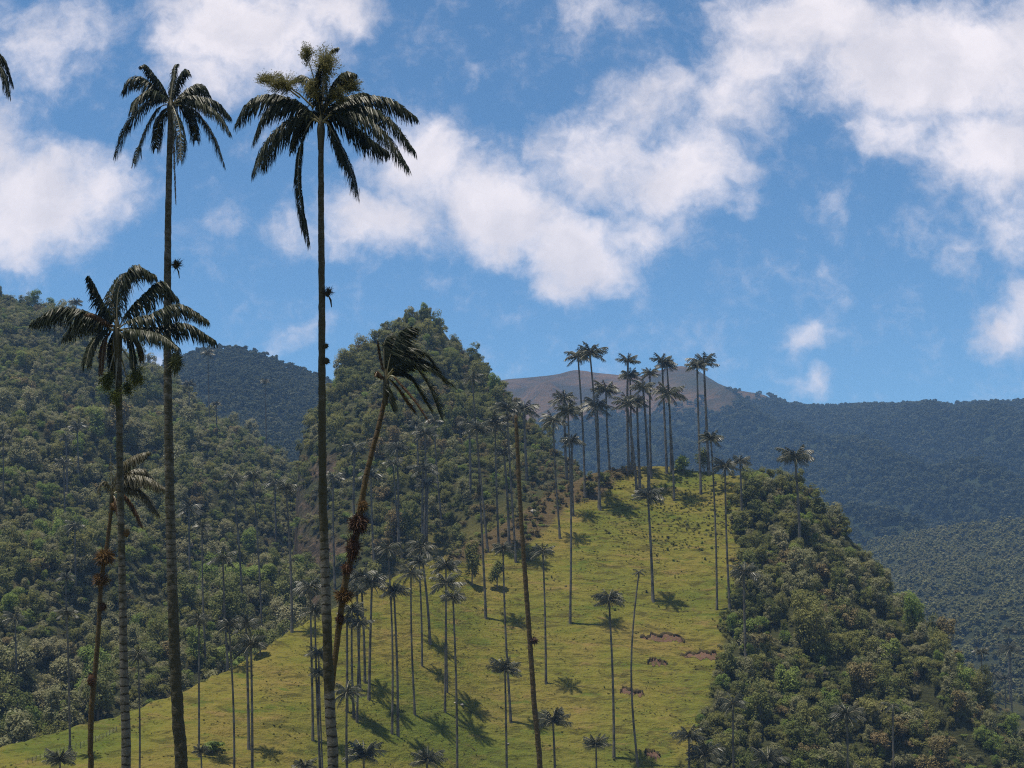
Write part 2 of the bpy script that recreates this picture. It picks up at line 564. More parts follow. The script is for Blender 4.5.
MIDRIGHT = Hill([
    (740, 640, 1560, 720, 950), (820, 572, 1540, 710, 900), (870, 542, 1500, 710, 880), (910, 533, 1480, 710, 860), (960, 526, 1450, 715, 840), (1024, 519, 1420, 720, 820), (1150, 500, 1380, 730, 800), (1320, 490, 1350, 740, 780)],
    back=0.5, power=1.0, namp=38, nwave=190, seed=71, rnoise=0.06)

SPUR = Hill([
    (860, 640, 640, 800, 480), (930, 668, 635, 800, 480), (985, 690, 630, 810, 480), (1030, 706, 625, 815, 480), (1100, 735, 615, 830, 480), (1250, 800, 600, 880, 480)],
    back=0.5, power=1.0, namp=3, nwave=40, seed=83)


def attr(me, name, vals):
    a = me.attributes.new(name, 'FLOAT', 'POINT')
    a.data.foreach_set('value', np.ascontiguousarray(vals, dtype=np.float32))


PX = lambda px: (px - 512) / F
bvh_v, bvh_f = [], []


def add_bvh(v, f):
    off = sum(len(q) for q in bvh_v)
    bvh_v.append(v)
    bvh_f.append(f + off)


# pasture hill
X, Y, Z = GRASS.grid(PX(-190), PX(1230), 620, 45, 190, 430)
me, v, f = grid_mesh('grassy_hill', X, Y, Z, M_GRASS)
px, py = project(v)
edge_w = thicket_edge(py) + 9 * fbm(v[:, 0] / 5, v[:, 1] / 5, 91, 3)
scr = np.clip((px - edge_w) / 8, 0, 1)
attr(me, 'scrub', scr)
lush = np.clip((560 - py) / 40, 0, 1) * 0 + np.clip(1 - np.hypot((px - 690) / 60, (py - 478) / 16), 0, 1) * 1.4
lush += np.clip(1 - np.hypot((px - 400) / 170, (py - 725) / 60), 0, 1) * 0.9
lush += np.clip(1 - np.hypot((px - 560) / 150, (py - 770) / 40), 0, 1) * 0.6
lush += np.clip(1 - np.hypot((px - 60) / 120, (py - 745) / 22), 0, 1) * 0.8
attr(me, 'lush', np.clip(lush, 0, 1))
BR_PX = [380, 430, 470, 500, 545, 575, 610, 640, 660]
BR_PY = [560, 556, 566, 556, 534, 514, 490, 468, 440]


def bracken_mask(px, py, X, Y):
    return np.clip((np.interp(px, BR_PX, BR_PY) - py + 14 * fbm(X / 6, Y / 6, 93, 3)) / 7, 0, 1) * np.clip((px - 425) / 30, 0, 1) * np.clip((660 - px) / 20, 0, 1)


attr(me, 'bracken', bracken_mask(px, py, v[:, 0], v[:, 1]))
o = link('grassy_hill', me); structure(o, 'rounded pasture hill with yellow green grass')
add_bvh(v, f)

X, Y, Z = CONE.grid(PX(264), PX(752), 330, 30, 150, 220)
me, v, f = grid_mesh('wooded_peak', X, Y, Z, M_CLIFF)
px, py = project(v)
attr(me, 'rock', cliff_mask(px, py, v[:, 0], v[:, 2]))
attr(me, 'grassy', cone_grass(px, py, v[:, 0], v[:, 1]))
structure(link('wooded_peak', me), 'steep wooded peak behind the pasture hill'); add_bvh(v, f)
X, Y, Z = LEFT.grid(PX(-340), PX(465), 260, 40, 250, 200)
me, v, f = grid_mesh('forest_hill', X, Y, Z, M_FLOOR)
structure(link('forest_hill', me), 'forest covered hillside on the left'); add_bvh(v, f)
X, Y, Z = SPUR.grid(PX(865), PX(1240), 120, 30, 120, 70)
me, v, f = grid_mesh('grassy_spur', X, Y, Z, M_CONE)
structure(link('grassy_spur', me), 'low grassy spur beyond the thicket'); add_bvh(v, f)
X, Y, Z = MIDRIGHT.grid(PX(745), PX(1310), 160, 60, 400, 120)
me, v, f = grid_mesh('valley_hill', X, Y, Z, M_FARFLOOR)
structure(link('valley_hill', me), 'lower green hill across the valley'); add_bvh(v, f)
X, Y, Z = FARLEFT.grid(PX(-290), PX(550), 200, 60, 500, 120)
me, v, f = grid_mesh('far_mountain', X, Y, Z, M_FARFLOOR)
structure(link('far_mountain', me), 'dark blue forested mountain in the gap'); add_bvh(v, f)
X, Y, Z = FARRIGHT.grid(PX(310), PX(1310), 380, 80, 900, 260)
me, v, f = grid_mesh('high_mountain', X, Y, Z, M_PARAMO)
pxx, pyy = project(v)


def paramo_mask(px, py, X, Y, rock=True):
    line = np.interp(px, [300, 480, 520, 560, 620, 680, 720, 750, 780, 820, 1300], [480, 455, 450, 442, 434, 424, 420, 412, 402, 386, 360])
    m = np.clip((line + 22 * fbm(X / 160, Y / 160, 5, 4) - py) / 20, 0, 1)
    # dark rocky heath round the little summit
    m *= 1 - (0.75 if rock else 0) * np.clip(1.4 - np.hypot((px - 700) / 34, (py - 382) / 13) - 0.5 * fbm(X / 60, Y / 60, 8, 3), 0, 1)
    return m


attr(me, 'paramo', paramo_mask(pxx, pyy, v[:, 0], v[:, 1]))
structure(link('high_mountain', me), 'high mountain ridge with bare brown summit'); add_bvh(v, f)

# valley ground, one sheet out to the horizon
rad = np.concatenate([np.linspace(0, 300, 40), np.geomspace(320, 12000, 40)])
ang = np.linspace(0, 2 * PI, 97)
Rr, Aa = np.meshgrid(rad, ang, indexing='ij')
X = Rr * np.sin(Aa); Y = Rr * np.cos(Aa)
near = -1.7 - 0.30 * np.maximum(Y, -400) + 1.0 * fbm(X / 30, Y / 30, 3, 3) * np.clip(Rr / 30, 0, 1)
Z = np.maximum(near, BASE + 3 * fbm(X / 200, Y / 200, 2, 3))
me, v, f = grid_mesh('ground', X[:, ::-1], Y[:, ::-1], Z[:, ::-1], M_GRASS)
structure(link('ground', me), 'valley ground'); add_bvh(v, f)

BVH = BVHTree.FromPolygons(np.concatenate(bvh_v).tolist(), np.concatenate(bvh_f).tolist())


def hit(px, py):
    d = pdir(px, py)
    r = BVH.ray_cast(Vector((0, 0, 0)), Vector(d).normalized())
    return np.array(r[0])


def drop(x, y, top=3000):
    r = BVH.ray_cast(Vector((x, y, top)), Vector((0, 0, -1)))
    return r[0]


# ------------------------------------------------------------------ foliage materials
def leaf_mat(name, cols, rough=0.65, spec=0.14, trans=0.42, wave=0.03):
    m, t, out = new_mat(name)
    oi = t.node('ShaderNodeObjectInfo')
    p = pos_node(t)
    n = t.noise(p, wave, 3, 0.6)
    n2 = t.noise(p, 0.9, 3, 0.6)
    f = t.math('ADD', t.math('MULTIPLY', oi.outputs['Random'], 0.62), t.math('MULTIPLY', t.math('SUBTRACT', n.outputs['Fac'], 0.32), 1.0))
    k = len(cols) - 1
    c = t.ramp(f, [(i / k, cc) for i, cc in enumerate(cols)])
    c = t.mix(t.math('MULTIPLY', t.smooth(n2.outputs['Fac'], 0.45, 0.75), 0.5), c, (0.18, 0.17, 0.072))
    b = princ(t, out, c, rough, spec)
    tr = t.node('ShaderNodeBsdfTranslucent')
    t.put(tr.inputs[0], c)
    mx = t.node('ShaderNodeMixShader'); mx.inputs[0].default_value = trans
    t.l.new(b.outputs[0], mx.inputs[1]); t.l.new(tr.outputs[0], mx.inputs[2]); t.l.new(mx.outputs[0], out.inputs[0])
    return m


M_LEAF = [
    leaf_mat('leaf_dark_green', [(0.102, 0.125, 0.033), (0.152, 0.170, 0.050), (0.204, 0.211, 0.070)]),
    leaf_mat('leaf_olive', [(0.141, 0.151, 0.040), (0.196, 0.196, 0.056), (0.244, 0.230, 0.072)]),
    leaf_mat('leaf_grey_green', [(0.184, 0.186, 0.083), (0.255, 0.247, 0.121), (0.326, 0.298, 0.163)], 0.6, 0.2),
    leaf_mat('leaf_dry_brown', [(0.134, 0.111, 0.045), (0.193, 0.152, 0.063), (0.245, 0.177, 0.085)], 0.75, 0.12, 0.2),
    leaf_mat('leaf_fresh_green', [(0.142, 0.205, 0.040), (0.194, 0.254, 0.054), (0.255, 0.280, 0.070)]),
]
m, t, out = new_mat('grey_bark')
n = t.noise(pos_node(t), 3.0, 5, 0.7)
princ(t, out, t.mix(n.outputs['Fac'], (0.06, 0.05, 0.04), (0.20, 0.18, 0.15)), 0.9, 0.15, n.outputs['Fac'], 0.05)
M_BARK = m


def tube_np(pts, radii, sides=6):
    pts = np.asarray(pts, float); n = len(pts)
    tg = np.gradient(pts, axis=0); tg /= np.linalg.norm(tg, axis=1)[:, None] + 1e-9
    ref = np.array([0.0, 1.0, 0.0]) if abs(tg[0][1]) < 0.9 else np.array([1.0, 0, 0])
    u = np.cross(tg, ref); u /= np.linalg.norm(u, axis=1)[:, None] + 1e-9
    w = np.cross(tg, u)
    th = np.linspace(0, 2 * PI, sides, endpoint=False)
    ring = np.cos(th)[None, :, None] * u[:, None, :] + np.sin(th)[None, :, None] * w[:, None, :]
    v = (pts[:, None, :] + np.asarray(radii)[:, None, None] * ring).reshape(-1, 3)
    i = np.arange(n - 1)[:, None] * sides; j = np.arange(sides)[None, :]; j2 = (j + 1) % sides
    f = np.stack([i + j, i + j2, i + sides + j2, i + sides + j], -1).reshape(-1, 4)
    return v, f


def quads_from(centers, normals, sizes, aspect=1.5, r=None):
    """leaf shaped quads (diamonds)"""
    r = r or rng
    n = len(centers)
    rnd = r.normal(size=(n, 3))
    u = np.cross(normals, rnd); u /= np.linalg.norm(u, axis=1)[:, None] + 1e-9
    w = np.cross(normals, u); w /= np.linalg.norm(w, axis=1)[:, None] + 1e-9
    s = sizes[:, None]
    a = centers - u * s * aspect * 0.5
    b = centers + w * s * 0.5 + u * s * 0.1
    c = centers + u * s * aspect * 0.5
    d = centers - w * s * 0.5 + u * s * 0.1
    v = np.stack([a, b, c, d], 1).reshape(-1, 3)
    f = np.arange(n * 4).reshape(-1, 4)
    return v, f


def join(parts):
    vs, fs, ms = [], [], []
    off = 0
    for (v, f, mi) in parts:
        vs.append(v); fs.append(f + off); ms.append(np.full(len(f), mi, dtype=np.int32)); off += len(v)
    return np.concatenate(vs), np.concatenate(fs), np.concatenate(ms)


def tree_mesh(name, seed, mat, lobes=11, per=115, leaf=0.13, tall=0.9, spread=0.62, lobe_r=(0.14, 0.42), trunk=True, stemmy=0.0):
    """unit tree: crown radius about 1, foot at z=0"""
    r = np.random.default_rng(seed)
    cz = tall * 0.95
    parts = []
    cs, rs = [], []
    for k in range(lobes):
        th = r.uniform(0, 2 * PI); rad = spread * 1.12 * math.sqrt(r.uniform(0, 1)) * r.uniform(0.8, 1.25); zz = r.uniform(-0.75, 0.85) * tall * 0.75
        cs.append(np.array([rad * math.cos(th), rad * math.sin(th), cz + zz * (1 - 0.4 * rad)]))
        rs.append(r.uniform(*lobe_r))
    for c, R in zip(cs, rs):
        n = int(per * r.uniform(0.7, 1.3))
        d = r.normal(size=(n, 3)); d[:, 2] = d[:, 2] * 0.9 + 0.25
        d /= np.linalg.norm(d, axis=1)[:, None]
        rad = R * r.uniform(0.55, 1.08, n) ** 0.6
        p = c + d * rad[:, None] * np.array([1, 1, 0.85])
        nn = d + r.normal(size=(n, 3)) * 0.55; nn[:, 2] += 0.75
        nn /= np.linalg.norm(nn, axis=1)[:, None]
        v, f = quads_from(p, nn, leaf * r.uniform(0.6, 1.3, n), 1.5, r)
        parts.append((v, f, 0))
    if trunk:
        v, f = tube_np([(0, 0, -0.5), (0.03, 0.02, 0.3), (0, 0.05, cz)], [0.07, 0.055, 0.03], 5)
        parts.append((v, f, 1))
        for c in cs[:6]:
            v, f = tube_np([(0, 0.02, cz * 0.45), tuple(c * 0.5 + np.array([0, 0, cz * 0.35])), tuple(c)], [0.035, 0.025, 0.012], 4)
            parts.append((v, f, 1))
    v, f, ms = join(parts)
    me = mesh_np(name, v, f, mat)
    me.materials.append(M_BARK)
    me.polygons.foreach_set('material_index', ms)
    return me


# kinds: (mesh list, material index)
TREES = []      # (mesh, species)
for sp in range(5):
    for q in range(3):
        TREES.append((tree_mesh('forest_tree', 100 + sp * 10 + q, M_LEAF[sp], lobes=[20, 23, 26][q], per=105, leaf=0.074,
                                tall=[0.62, 1.0, 1.5][q], spread=[0.86, 0.62, 0.46][q]), sp))
M_FARLEAF = [leaf_mat('far_leaf_cloud_shade', [(0.016, 0.026, 0.011), (0.038, 0.050, 0.022), (0.076, 0.084, 0.040)], wave=0.006),  # leaf colours darkened to stand for cloud shadow over the far slopes
             leaf_mat('far_leaf_green_cloud_shade', [(0.024, 0.036, 0.014), (0.052, 0.064, 0.027), (0.092, 0.096, 0.044)], wave=0.006),  # greener leaves, with the same cloud shade put into their colour
             leaf_mat('far_leaf_valley', [(0.123, 0.133, 0.049), (0.167, 0.167, 0.062), (0.203, 0.189, 0.081)], wave=0.012)]
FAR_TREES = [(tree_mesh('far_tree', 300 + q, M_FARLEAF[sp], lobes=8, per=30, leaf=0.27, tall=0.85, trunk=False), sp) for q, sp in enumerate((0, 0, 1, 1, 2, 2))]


# ------------------------------------------------------------------ masses that nobody could count: one object, scattered by geometry nodes
def proto_collection(name, meshes):
    c = bpy.data.collections.new(name)
    for k, me in enumerate(meshes):
        o = bpy.data.objects.new('%s_%03d' % (name, k), me)
        c.objects.link(o)
    return c


def scatter(name, pts, scl, rot, idx, coll):
    me = bpy.data.meshes.new(name)
    me.vertices.add(len(pts))
    me.vertices.foreach_set('co', np.ascontiguousarray(pts, dtype=np.float32).ravel())
    a = me.attributes.new('scl', 'FLOAT_VECTOR', 'POINT'); a.data.foreach_set('vector', np.ascontiguousarray(scl, dtype=np.float32).ravel())
    a = me.attributes.new('rot', 'FLOAT_VECTOR', 'POINT'); a.data.foreach_set('vector', np.ascontiguousarray(rot, dtype=np.float32).ravel())
    a = me.attributes.new('idx', 'INT', 'POINT'); a.data.foreach_set('value', np.ascontiguousarray(idx, dtype=np.int32))
    o = link(name, me)
    ng = bpy.data.node_groups.new(name, 'GeometryNodeTree')
    ng.interface.new_socket('Geometry', in_out='INPUT', socket_type='NodeSocketGeometry')
    ng.interface.new_socket('Geometry', in_out='OUTPUT', socket_type='NodeSocketGeometry')
    gi = ng.nodes.new('NodeGroupInput'); go = ng.nodes.new('NodeGroupOutput')
    ci = ng.nodes.new('GeometryNodeCollectionInfo')
    ci.inputs['Collection'].default_value = coll
    ci.inputs['Separate Children'].default_value = True
    ci.inputs['Reset Children'].default_value = True
    ip = ng.nodes.new('GeometryNodeInstanceOnPoints')
    ip.inputs['Pick Instance'].default_value = True

    def na(nm, ty):
        n = ng.nodes.new('GeometryNodeInputNamedAttribute'); n.data_type = ty; n.inputs['Name'].default_value = nm
        return n.outputs['Attribute']
    L = ng.links
    L.new(gi.outputs[0], ip.inputs['Points']); L.new(ci.outputs[0], ip.inputs['Instance'])
    L.new(na('idx', 'INT'), ip.inputs['Instance Index'])
    L.new(na('rot', 'FLOAT_VECTOR'), ip.inputs['Rotation'])
    L.new(na('scl', 'FLOAT_VECTOR'), ip.inputs['Scale'])
    L.new(ip.outputs[0], go.inputs[0])
    md = o.modifiers.new('scatter', 'NODES'); md.node_group = ng
    o['kind'] = 'stuff'
    return o


C_TREES = proto_collection('tree_shapes', [q[0] for q in TREES])
C_FAR = proto_collection('far_tree_shapes', [q[0] for q in FAR_TREES])


def hill_points(H, px0, px1, spacing, y_front, y_back, seed, jitter=1.7):
    """even, jittered points over a hill (x, y, z)"""
    r = np.random.default_rng(seed)
    ya, yz = H.yb.min() - y_front, H.D.max() + y_back
    ys = np.arange(ya, yz, spacing)
    out = []
    for yv in ys:
        xs = np.arange(PX(px0) * yv, PX(px1) * yv, spacing) + r.uniform(-0.5, 0.5) * spacing
        out.append(np.stack([xs, np.full_like(xs, yv)], -1))
    P = np.concatenate(out)
    P = P + r.uniform(-0.5, 0.5, P.shape) * spacing * jitter
    a = P[:, 0] / P[:, 1]
    D = H.ip(a, H.D); yb = H.ip(a, H.yb)
    k = (P[:, 1] > yb - y_front) & (P[:, 1] < D + y_back)
    P = P[k]
    z = H.h(P[:, 0], P[:, 1])
    return np.concatenate([P, z[:, None]], 1), r


def pick(r, n, weights):
    sp = r.choice(5, n, p=np.array(weights) / sum(weights))
    return sp * 3 + r.integers(0, 3, n)


def randrot(r, n, tilt=0.12):
    return np.stack([r.uniform(-tilt, tilt, n), r.uniform(-tilt, tilt, n), r.uniform(0, 2 * PI, n)], -1)


# left forest
P, r = hill_points(LEFT, -230, 440, 4.6, 22, 25, 1)
n = len(P)
s = np.clip(2.75 * np.exp(r.normal(size=n) * 0.33), 1.2, 6.0) * (1 + 0.5 * np.clip(fbm(P[:, 0] / 30, P[:, 1] / 30, 4, 2), -0.6, 0.8))
sc_ = np.stack([s, s, s * r.uniform(0.8, 1.25, n)], -1)
# grey-green crowns above, fresher low growth along the pasture edge
low = np.clip((fbm(P[:, 0] / 45, P[:, 1] / 45, 6, 2) + 0.1) * 2, 0, 1)
idx = np.where(r.uniform(size=n) < low * 0.6, pick(r, n, [3, 3, 4, 0.35, 3]), pick(r, n, [4, 2.6, 5, 0.3, 0.7]))
P[:, 2] -= s * 0.25
o = scatter('forest', P, sc_, randrot(r, n), idx, C_TREES)
tag(o, 'dense mixed forest covering the hillside on the left', 'forest', kind='stuff')
P, r = hill_points(LEFT, -230, 440, 3.1, 22, 5, 41)
n = len(P); s = r.uniform(0.9, 2.0, n)
o = scatter('forest_shrubbery', P - np.array([0, 0, 0.2]), np.stack([s, s, s], -1), randrot(r, n), pick(r, n, [3, 3, 4, 0.5, 2]), C_TREES)
tag(o, 'low shrubs filling the gaps of the left forest', 'shrubs', kind='stuff')

# wooded peak
P, r = hill_points(CONE, 266, 745, 3.6, 4, 14, 2)
ppx, ppy = project(P)
den = np.clip((575 - ppy) / 40, 0, 1) * 0.45 + 0.55
den = den * (1 - 0.62 * cone_grass(ppx, ppy, P[:, 0], P[:, 1]))
lowr = np.clip((ppx - 430) / 60, 0, 1) * np.clip((ppy - 430) / 50, 0, 1)
keep = r.uniform(size=len(P)) < den
P = P[keep]; lowr = lowr[keep]; ppx = ppx[keep]; ppy = ppy[keep]
n = len(P)
s = np.clip(2.3 * np.exp(r.normal(size=n) * 0.35), 0.9, 5.0) * (1 - 0.3 * lowr)
cliff = cliff_mask(ppx, ppy, P[:, 0], P[:, 2])
s = s * (1 - 0.55 * cliff) * np.where(r.uniform(size=n) < cliff * 0.4, 0.05, 1)
bracken = np.clip(1.3 - np.hypot((ppx - 565) / 42, (ppy - 495) / 38), 0, 1)
idx = np.where(r.uniform(size=n) < np.maximum(cliff * 0.6, bracken * 0.8), pick(r, n, [0.2, 0.8, 0.2, 5, 0.1]), pick(r, n, [3.4, 4.2, 1.6, 1.1, 0.9]))
s = np.where(bracken > 0.25, np.minimum(s, 1.5), s)
P[:, 2] -= s * 0.25
o = scatter('peak_forest', P, np.stack([s, s, s * r.uniform(0.8, 1.3, n)], -1), randrot(r, n), idx, C_TREES)
tag(o, 'olive green woods covering the steep pointed peak', 'forest', kind='stuff')

# valley hill, spur and far mountains
P, r = hill_points(MIDRIGHT, 750, 1300, 8.0, 0, 30, 3)
n = len(P); s = r.uniform(3.0, 6.0, n)
o = scatter('valley_forest', P, np.stack([s, s, s], -1), randrot(r, n), r.integers(4, 6, n), C_FAR)
tag(o, 'hazy forest on the lower hill across the valley', 'forest', kind='stuff')
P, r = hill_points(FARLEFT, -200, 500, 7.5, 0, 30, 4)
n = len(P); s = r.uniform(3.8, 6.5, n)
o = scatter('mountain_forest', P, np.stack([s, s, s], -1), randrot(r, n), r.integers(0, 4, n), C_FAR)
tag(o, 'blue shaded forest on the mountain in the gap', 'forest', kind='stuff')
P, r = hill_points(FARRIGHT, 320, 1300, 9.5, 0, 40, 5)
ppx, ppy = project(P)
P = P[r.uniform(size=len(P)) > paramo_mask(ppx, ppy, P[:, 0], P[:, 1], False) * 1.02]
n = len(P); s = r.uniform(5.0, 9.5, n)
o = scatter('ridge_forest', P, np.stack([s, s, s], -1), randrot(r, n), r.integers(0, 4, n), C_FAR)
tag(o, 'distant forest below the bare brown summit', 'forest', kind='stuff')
P, r = hill_points(SPUR, 870, 1235, 5.0, 5, 30, 6)
ppx, ppy = project(P)
P = P[r.uniform(size=len(P)) < 0.35]
n = len(P); s = r.uniform(1.2, 2.6, n)
o = scatter('spur_scrub', P, np.stack([s, s, s], -1), randrot(r, n), pick(r, n, [2, 3, 1, 3, 1]), C_TREES)
tag(o, 'scattered scrub on the grassy spur in the valley', 'scrub', kind='stuff')

# ------------------------------------------------------------------ thicket on the right flank: each tree an individual
P, r = hill_points(GRASS, 640, 1215, 3.5, 10, 6, 7)
ppx, ppy = project(P)
e = thicket_edge(ppy) + 9 * fbm(P[:, 0] / 5, P[:, 1] / 5, 91, 3)
k = ppx > e + 4
P = P[k]; ppx = ppx[k]; ppy = ppy[k]
n = len(P)
s = np.clip(2.35 * np.exp(r.normal(size=n) * 0.36), 1.0, 4.9) * (1 + 0.25 * np.clip(fbm(P[:, 0] / 18, P[:, 1] / 18, 44, 2), -0.6, 0.8))
near_edge = np.clip(1 - (ppx - thicket_edge(ppy)) / 16, 0, 1)
s = s * (1 - 0.4 * near_edge)
aa = P[:, 0] / P[:, 1]
crest = GRASS.ip(aa, GRASS.D) - P[:, 1]
inview = (ppx < 1040) & (ppy < 800) & (crest > -3)
size = np.where(inview, s / P[:, 1], -1)
order = np.argsort(-size)
n_ind = min(295, int(inview.sum()))
chosen = np.zeros(n, bool); chosen[order[:n_ind]] = True
dryness = fbm(P[:, 0] / 22, P[:, 1] / 22, 60, 3)
idx = np.where(dryness > 0.36, pick(r, n, [1, 3, 1.5, 2.4, 0.6]), pick(r, n, [4.0, 3, 2.6, 0.25, 1.6]))
TREE_LABEL = ['bushy dark green tree packed into the thicket right of the pasture',
              'olive green tree packed into the thicket right of the pasture',
              'pale grey green tree packed into the thicket right of the pasture',
              'dry brown leaved tree packed into the thicket right of the pasture',
              'fresh bright green tree packed into the thicket right of the pasture']
TREE_GROUP = ['dark green trees of the right thicket', 'olive trees of the right thicket', 'grey green trees of the right thicket',
              'dry brown trees of the right thicket', 'fresh green trees of the right thicket']
rot = randrot(r, n)
zs = s * r.uniform(0.85, 1.3, n)
for i in np.where(chosen)[0]:
    me, sp = TREES[idx[i]]
    o = link('thicket_tree', me, loc=(P[i, 0], P[i, 1], P[i, 2] - s[i] * 0.2))
    o.rotation_euler = rot[i]; o.scale = (s[i], s[i], zs[i])
    tag(o, TREE_LABEL[sp], 'tree', TREE_GROUP[sp])
Q = P.copy(); Q[:, 2] -= s * 0.2
k = ~chosen
o = scatter('thicket_growth', Q[k], np.stack([s, s, zs], -1)[k], rot[k], idx[k], C_TREES)
tag(o, 'undergrowth and smaller trees filling the thicket on the right flank', 'undergrowth', kind='stuff')
# low understorey between the thicket trees
P, r = hill_points(GRASS, 640, 1215, 2.4, 10, 2, 8)
ppx, ppy = project(P)
e = thicket_edge(ppy) + 9 * fbm(P[:, 0] / 5, P[:, 1] / 5, 91, 3)
k = (ppx > e - 3) & (r.uniform(size=len(P)) < 0.8)
P = P[k]; n = len(P); s = r.uniform(0.6, 1.9, n)
o = scatter('thicket_shrubbery', P - np.array([0, 0, 0.2]), np.stack([s, s, s], -1), randrot(r, n), pick(r, n, [3, 3.4, 1.8, 0.7, 1.6]), C_TREES)
tag(o, 'low shrubs covering the ground under the thicket', 'shrubs', kind='stuff')

# bracken bank at the top left of the pasture
P, r = hill_points(GRASS, 425, 665, 2.1, 8, 3, 18)
ppx, ppy = project(P)
bm = bracken_mask(ppx, ppy, P[:, 0], P[:, 1])
k = r.uniform(size=len(P)) < bm * np.clip(0.75 + 1.3 * fbm(P[:, 0] / 7, P[:, 1] / 7, 19, 2), 0.05, 1)
P = P[k]; ppx = ppx[k]; n = len(P)
s = r.uniform(0.5, 1.4, n) * np.where(r.uniform(size=n) < 0.15, 1.7, 1)
brownish = r.uniform(size=n) < np.clip((ppx - 500) / 40, 0.15, 0.8)
o = scatter('bracken', P - np.array([0, 0, 0.15]), np.stack([s, s, s * 0.8], -1), randrot(r, n), np.where(brownish, pick(r, n, [0.2, 0.8, 0.2, 5, 0.3]), pick(r, n, [3, 3, 1, 1, 1.4])), C_TREES)
tag(o, 'brown bracken and scrub on the bank above the pasture', 'bracken', kind='stuff')

# pasture tufts and weeds
M_TUFT = leaf_mat('tuft_blades', [(0.12, 0.135, 0.026), (0.16, 0.155, 0.034), (0.19, 0.155, 0.05)], 0.9, 0.05, 0.5)
M_WEED = leaf_mat('weed_leaves', [(0.055, 0.088, 0.020), (0.080, 0.112, 0.026), (0.10, 0.12, 0.034)], 0.8, 0.1, 0.35)


def tuft_mesh(name, seed, mat, n=16, wide=0.16):
    r = np.random.default_rng(seed)
    th = r.uniform(0, 2 * PI, n); lean = r.uniform(0.5, 1.6, n); L = r.uniform(0.5, 1.0, n)
    b = np.stack([np.cos(th), np.sin(th), np.zeros(n)], -1)
    base = b * r.uniform(0, 0.3, n)[:, None]
    tip = base + b * (lean * L)[:, None] + np.array([0, 0, 1]) * (L * 0.8)[:, None]
    side = np.stack([-np.sin(th), np.cos(th), np.zeros(n)], -1) * wide
    v = np.stack([base - side, base + side, tip + side * 0.2, tip - side * 0.2], 1).reshape(-1, 3)
    return mesh_np(name, v, np.arange(n * 4).reshape(-1, 4), mat)


C_TUFT = proto_collection('tuft_shapes', [tuft_mesh('tuft', 1, M_TUFT), tuft_mesh('tuft', 2, M_TUFT, 22), tuft_mesh('weed', 3, M_WEED, 26, 0.24), tuft_mesh('weed', 4, M_WEED, 20, 0.28)])
P, r = hill_points(GRASS, -120, 760, 0.95, 8, 2, 9)
ppx, ppy = project(P)
k = ppx < thicket_edge(ppy) + 6
P = P[k]; ppx = ppx[k]; ppy = ppy[k]
n = len(P)
cl = fbm(P[:, 0] / 3.0, P[:, 1] / 2.0, 101, 3) + 0.25 * fbm(P[:, 0] / 20, P[:, 1] / 20, 103, 2)
weedy = np.clip((ppx - 560) / 80, 0, 1) * np.clip((570 - ppy) / 40, 0, 1)
k = (cl + 0.22 * weedy + r.uniform(-0.15, 0.15, n)) > 0.16
P = P[k]; weedy = weedy[k]; n = len(P)
s = r.uniform(0.14, 0.30, n) * (1 + 0.7 * weedy)
isw = r.uniform(size=n) < 0.02
idx = np.where(isw, 2 + r.integers(0, 2, n), r.integers(0, 2, n))
o = scatter('grass_tufts', P, np.stack([s, s, s * 0.8], -1), randrot(r, n, 0.3), idx, C_TUFT)
tag(o, 'rough tufts of grass and weeds over the pasture hill', 'grass', kind='stuff')

P, r = hill_points(GRASS, 520, 760, 1.3, 4, 2, 29)
ppx, ppy = project(P)
weedy = np.clip((ppx - 570) / 90, 0, 1) * np.clip((585 - ppy) / 60, 0, 1) * np.clip((thicket_edge(ppy) - ppx) / 6, 0, 1)
k = (fbm(P[:, 0] / 4.5, P[:, 1] / 3.0, 111, 3) + r.uniform(-0.12, 0.12, len(P))) > (0.55 - 0.40 * weedy)
P = P[k]; n = len(P); s = r.uniform(0.25, 0.62, n)
o = scatter('pasture_weeds', P, np.stack([s, s, s * 0.6], -1), randrot(r, n, 0.3), pick(r, n, [1.2, 3, 1, 0.5, 3]), C_TREES)
tag(o, 'low leafy weeds spotting the upper pasture', 'weeds', kind='stuff')

# ------------------------------------------------------------------ palms
def palm_leaf_mat(name, a, b, rough=0.42, spec=0.5, trans=0.12):
    m, t, out = new_mat(name)
    oi = t.node('ShaderNodeObjectInfo')
    n = t.noise(pos_node(t), 0.8, 3, 0.6)
    f = t.math('ADD', t.math('MULTIPLY', oi.outputs['Random'], 0.5), t.math('MULTIPLY', n.outputs['Fac'], 0.5))
    c = t.mix(f, a, b)
    bs = princ(t, out, c, rough, spec)
    tr = t.node('ShaderNodeBsdfTranslucent'); t.put(tr.inputs[0], c)
    mx = t.node('ShaderNodeMixShader'); mx.inputs[0].default_value = trans
    t.l.new(bs.outputs[0], mx.inputs[1]); t.l.new(tr.outputs[0], mx.inputs[2]); t.l.new(mx.outputs[0], out.inputs[0])
    return m


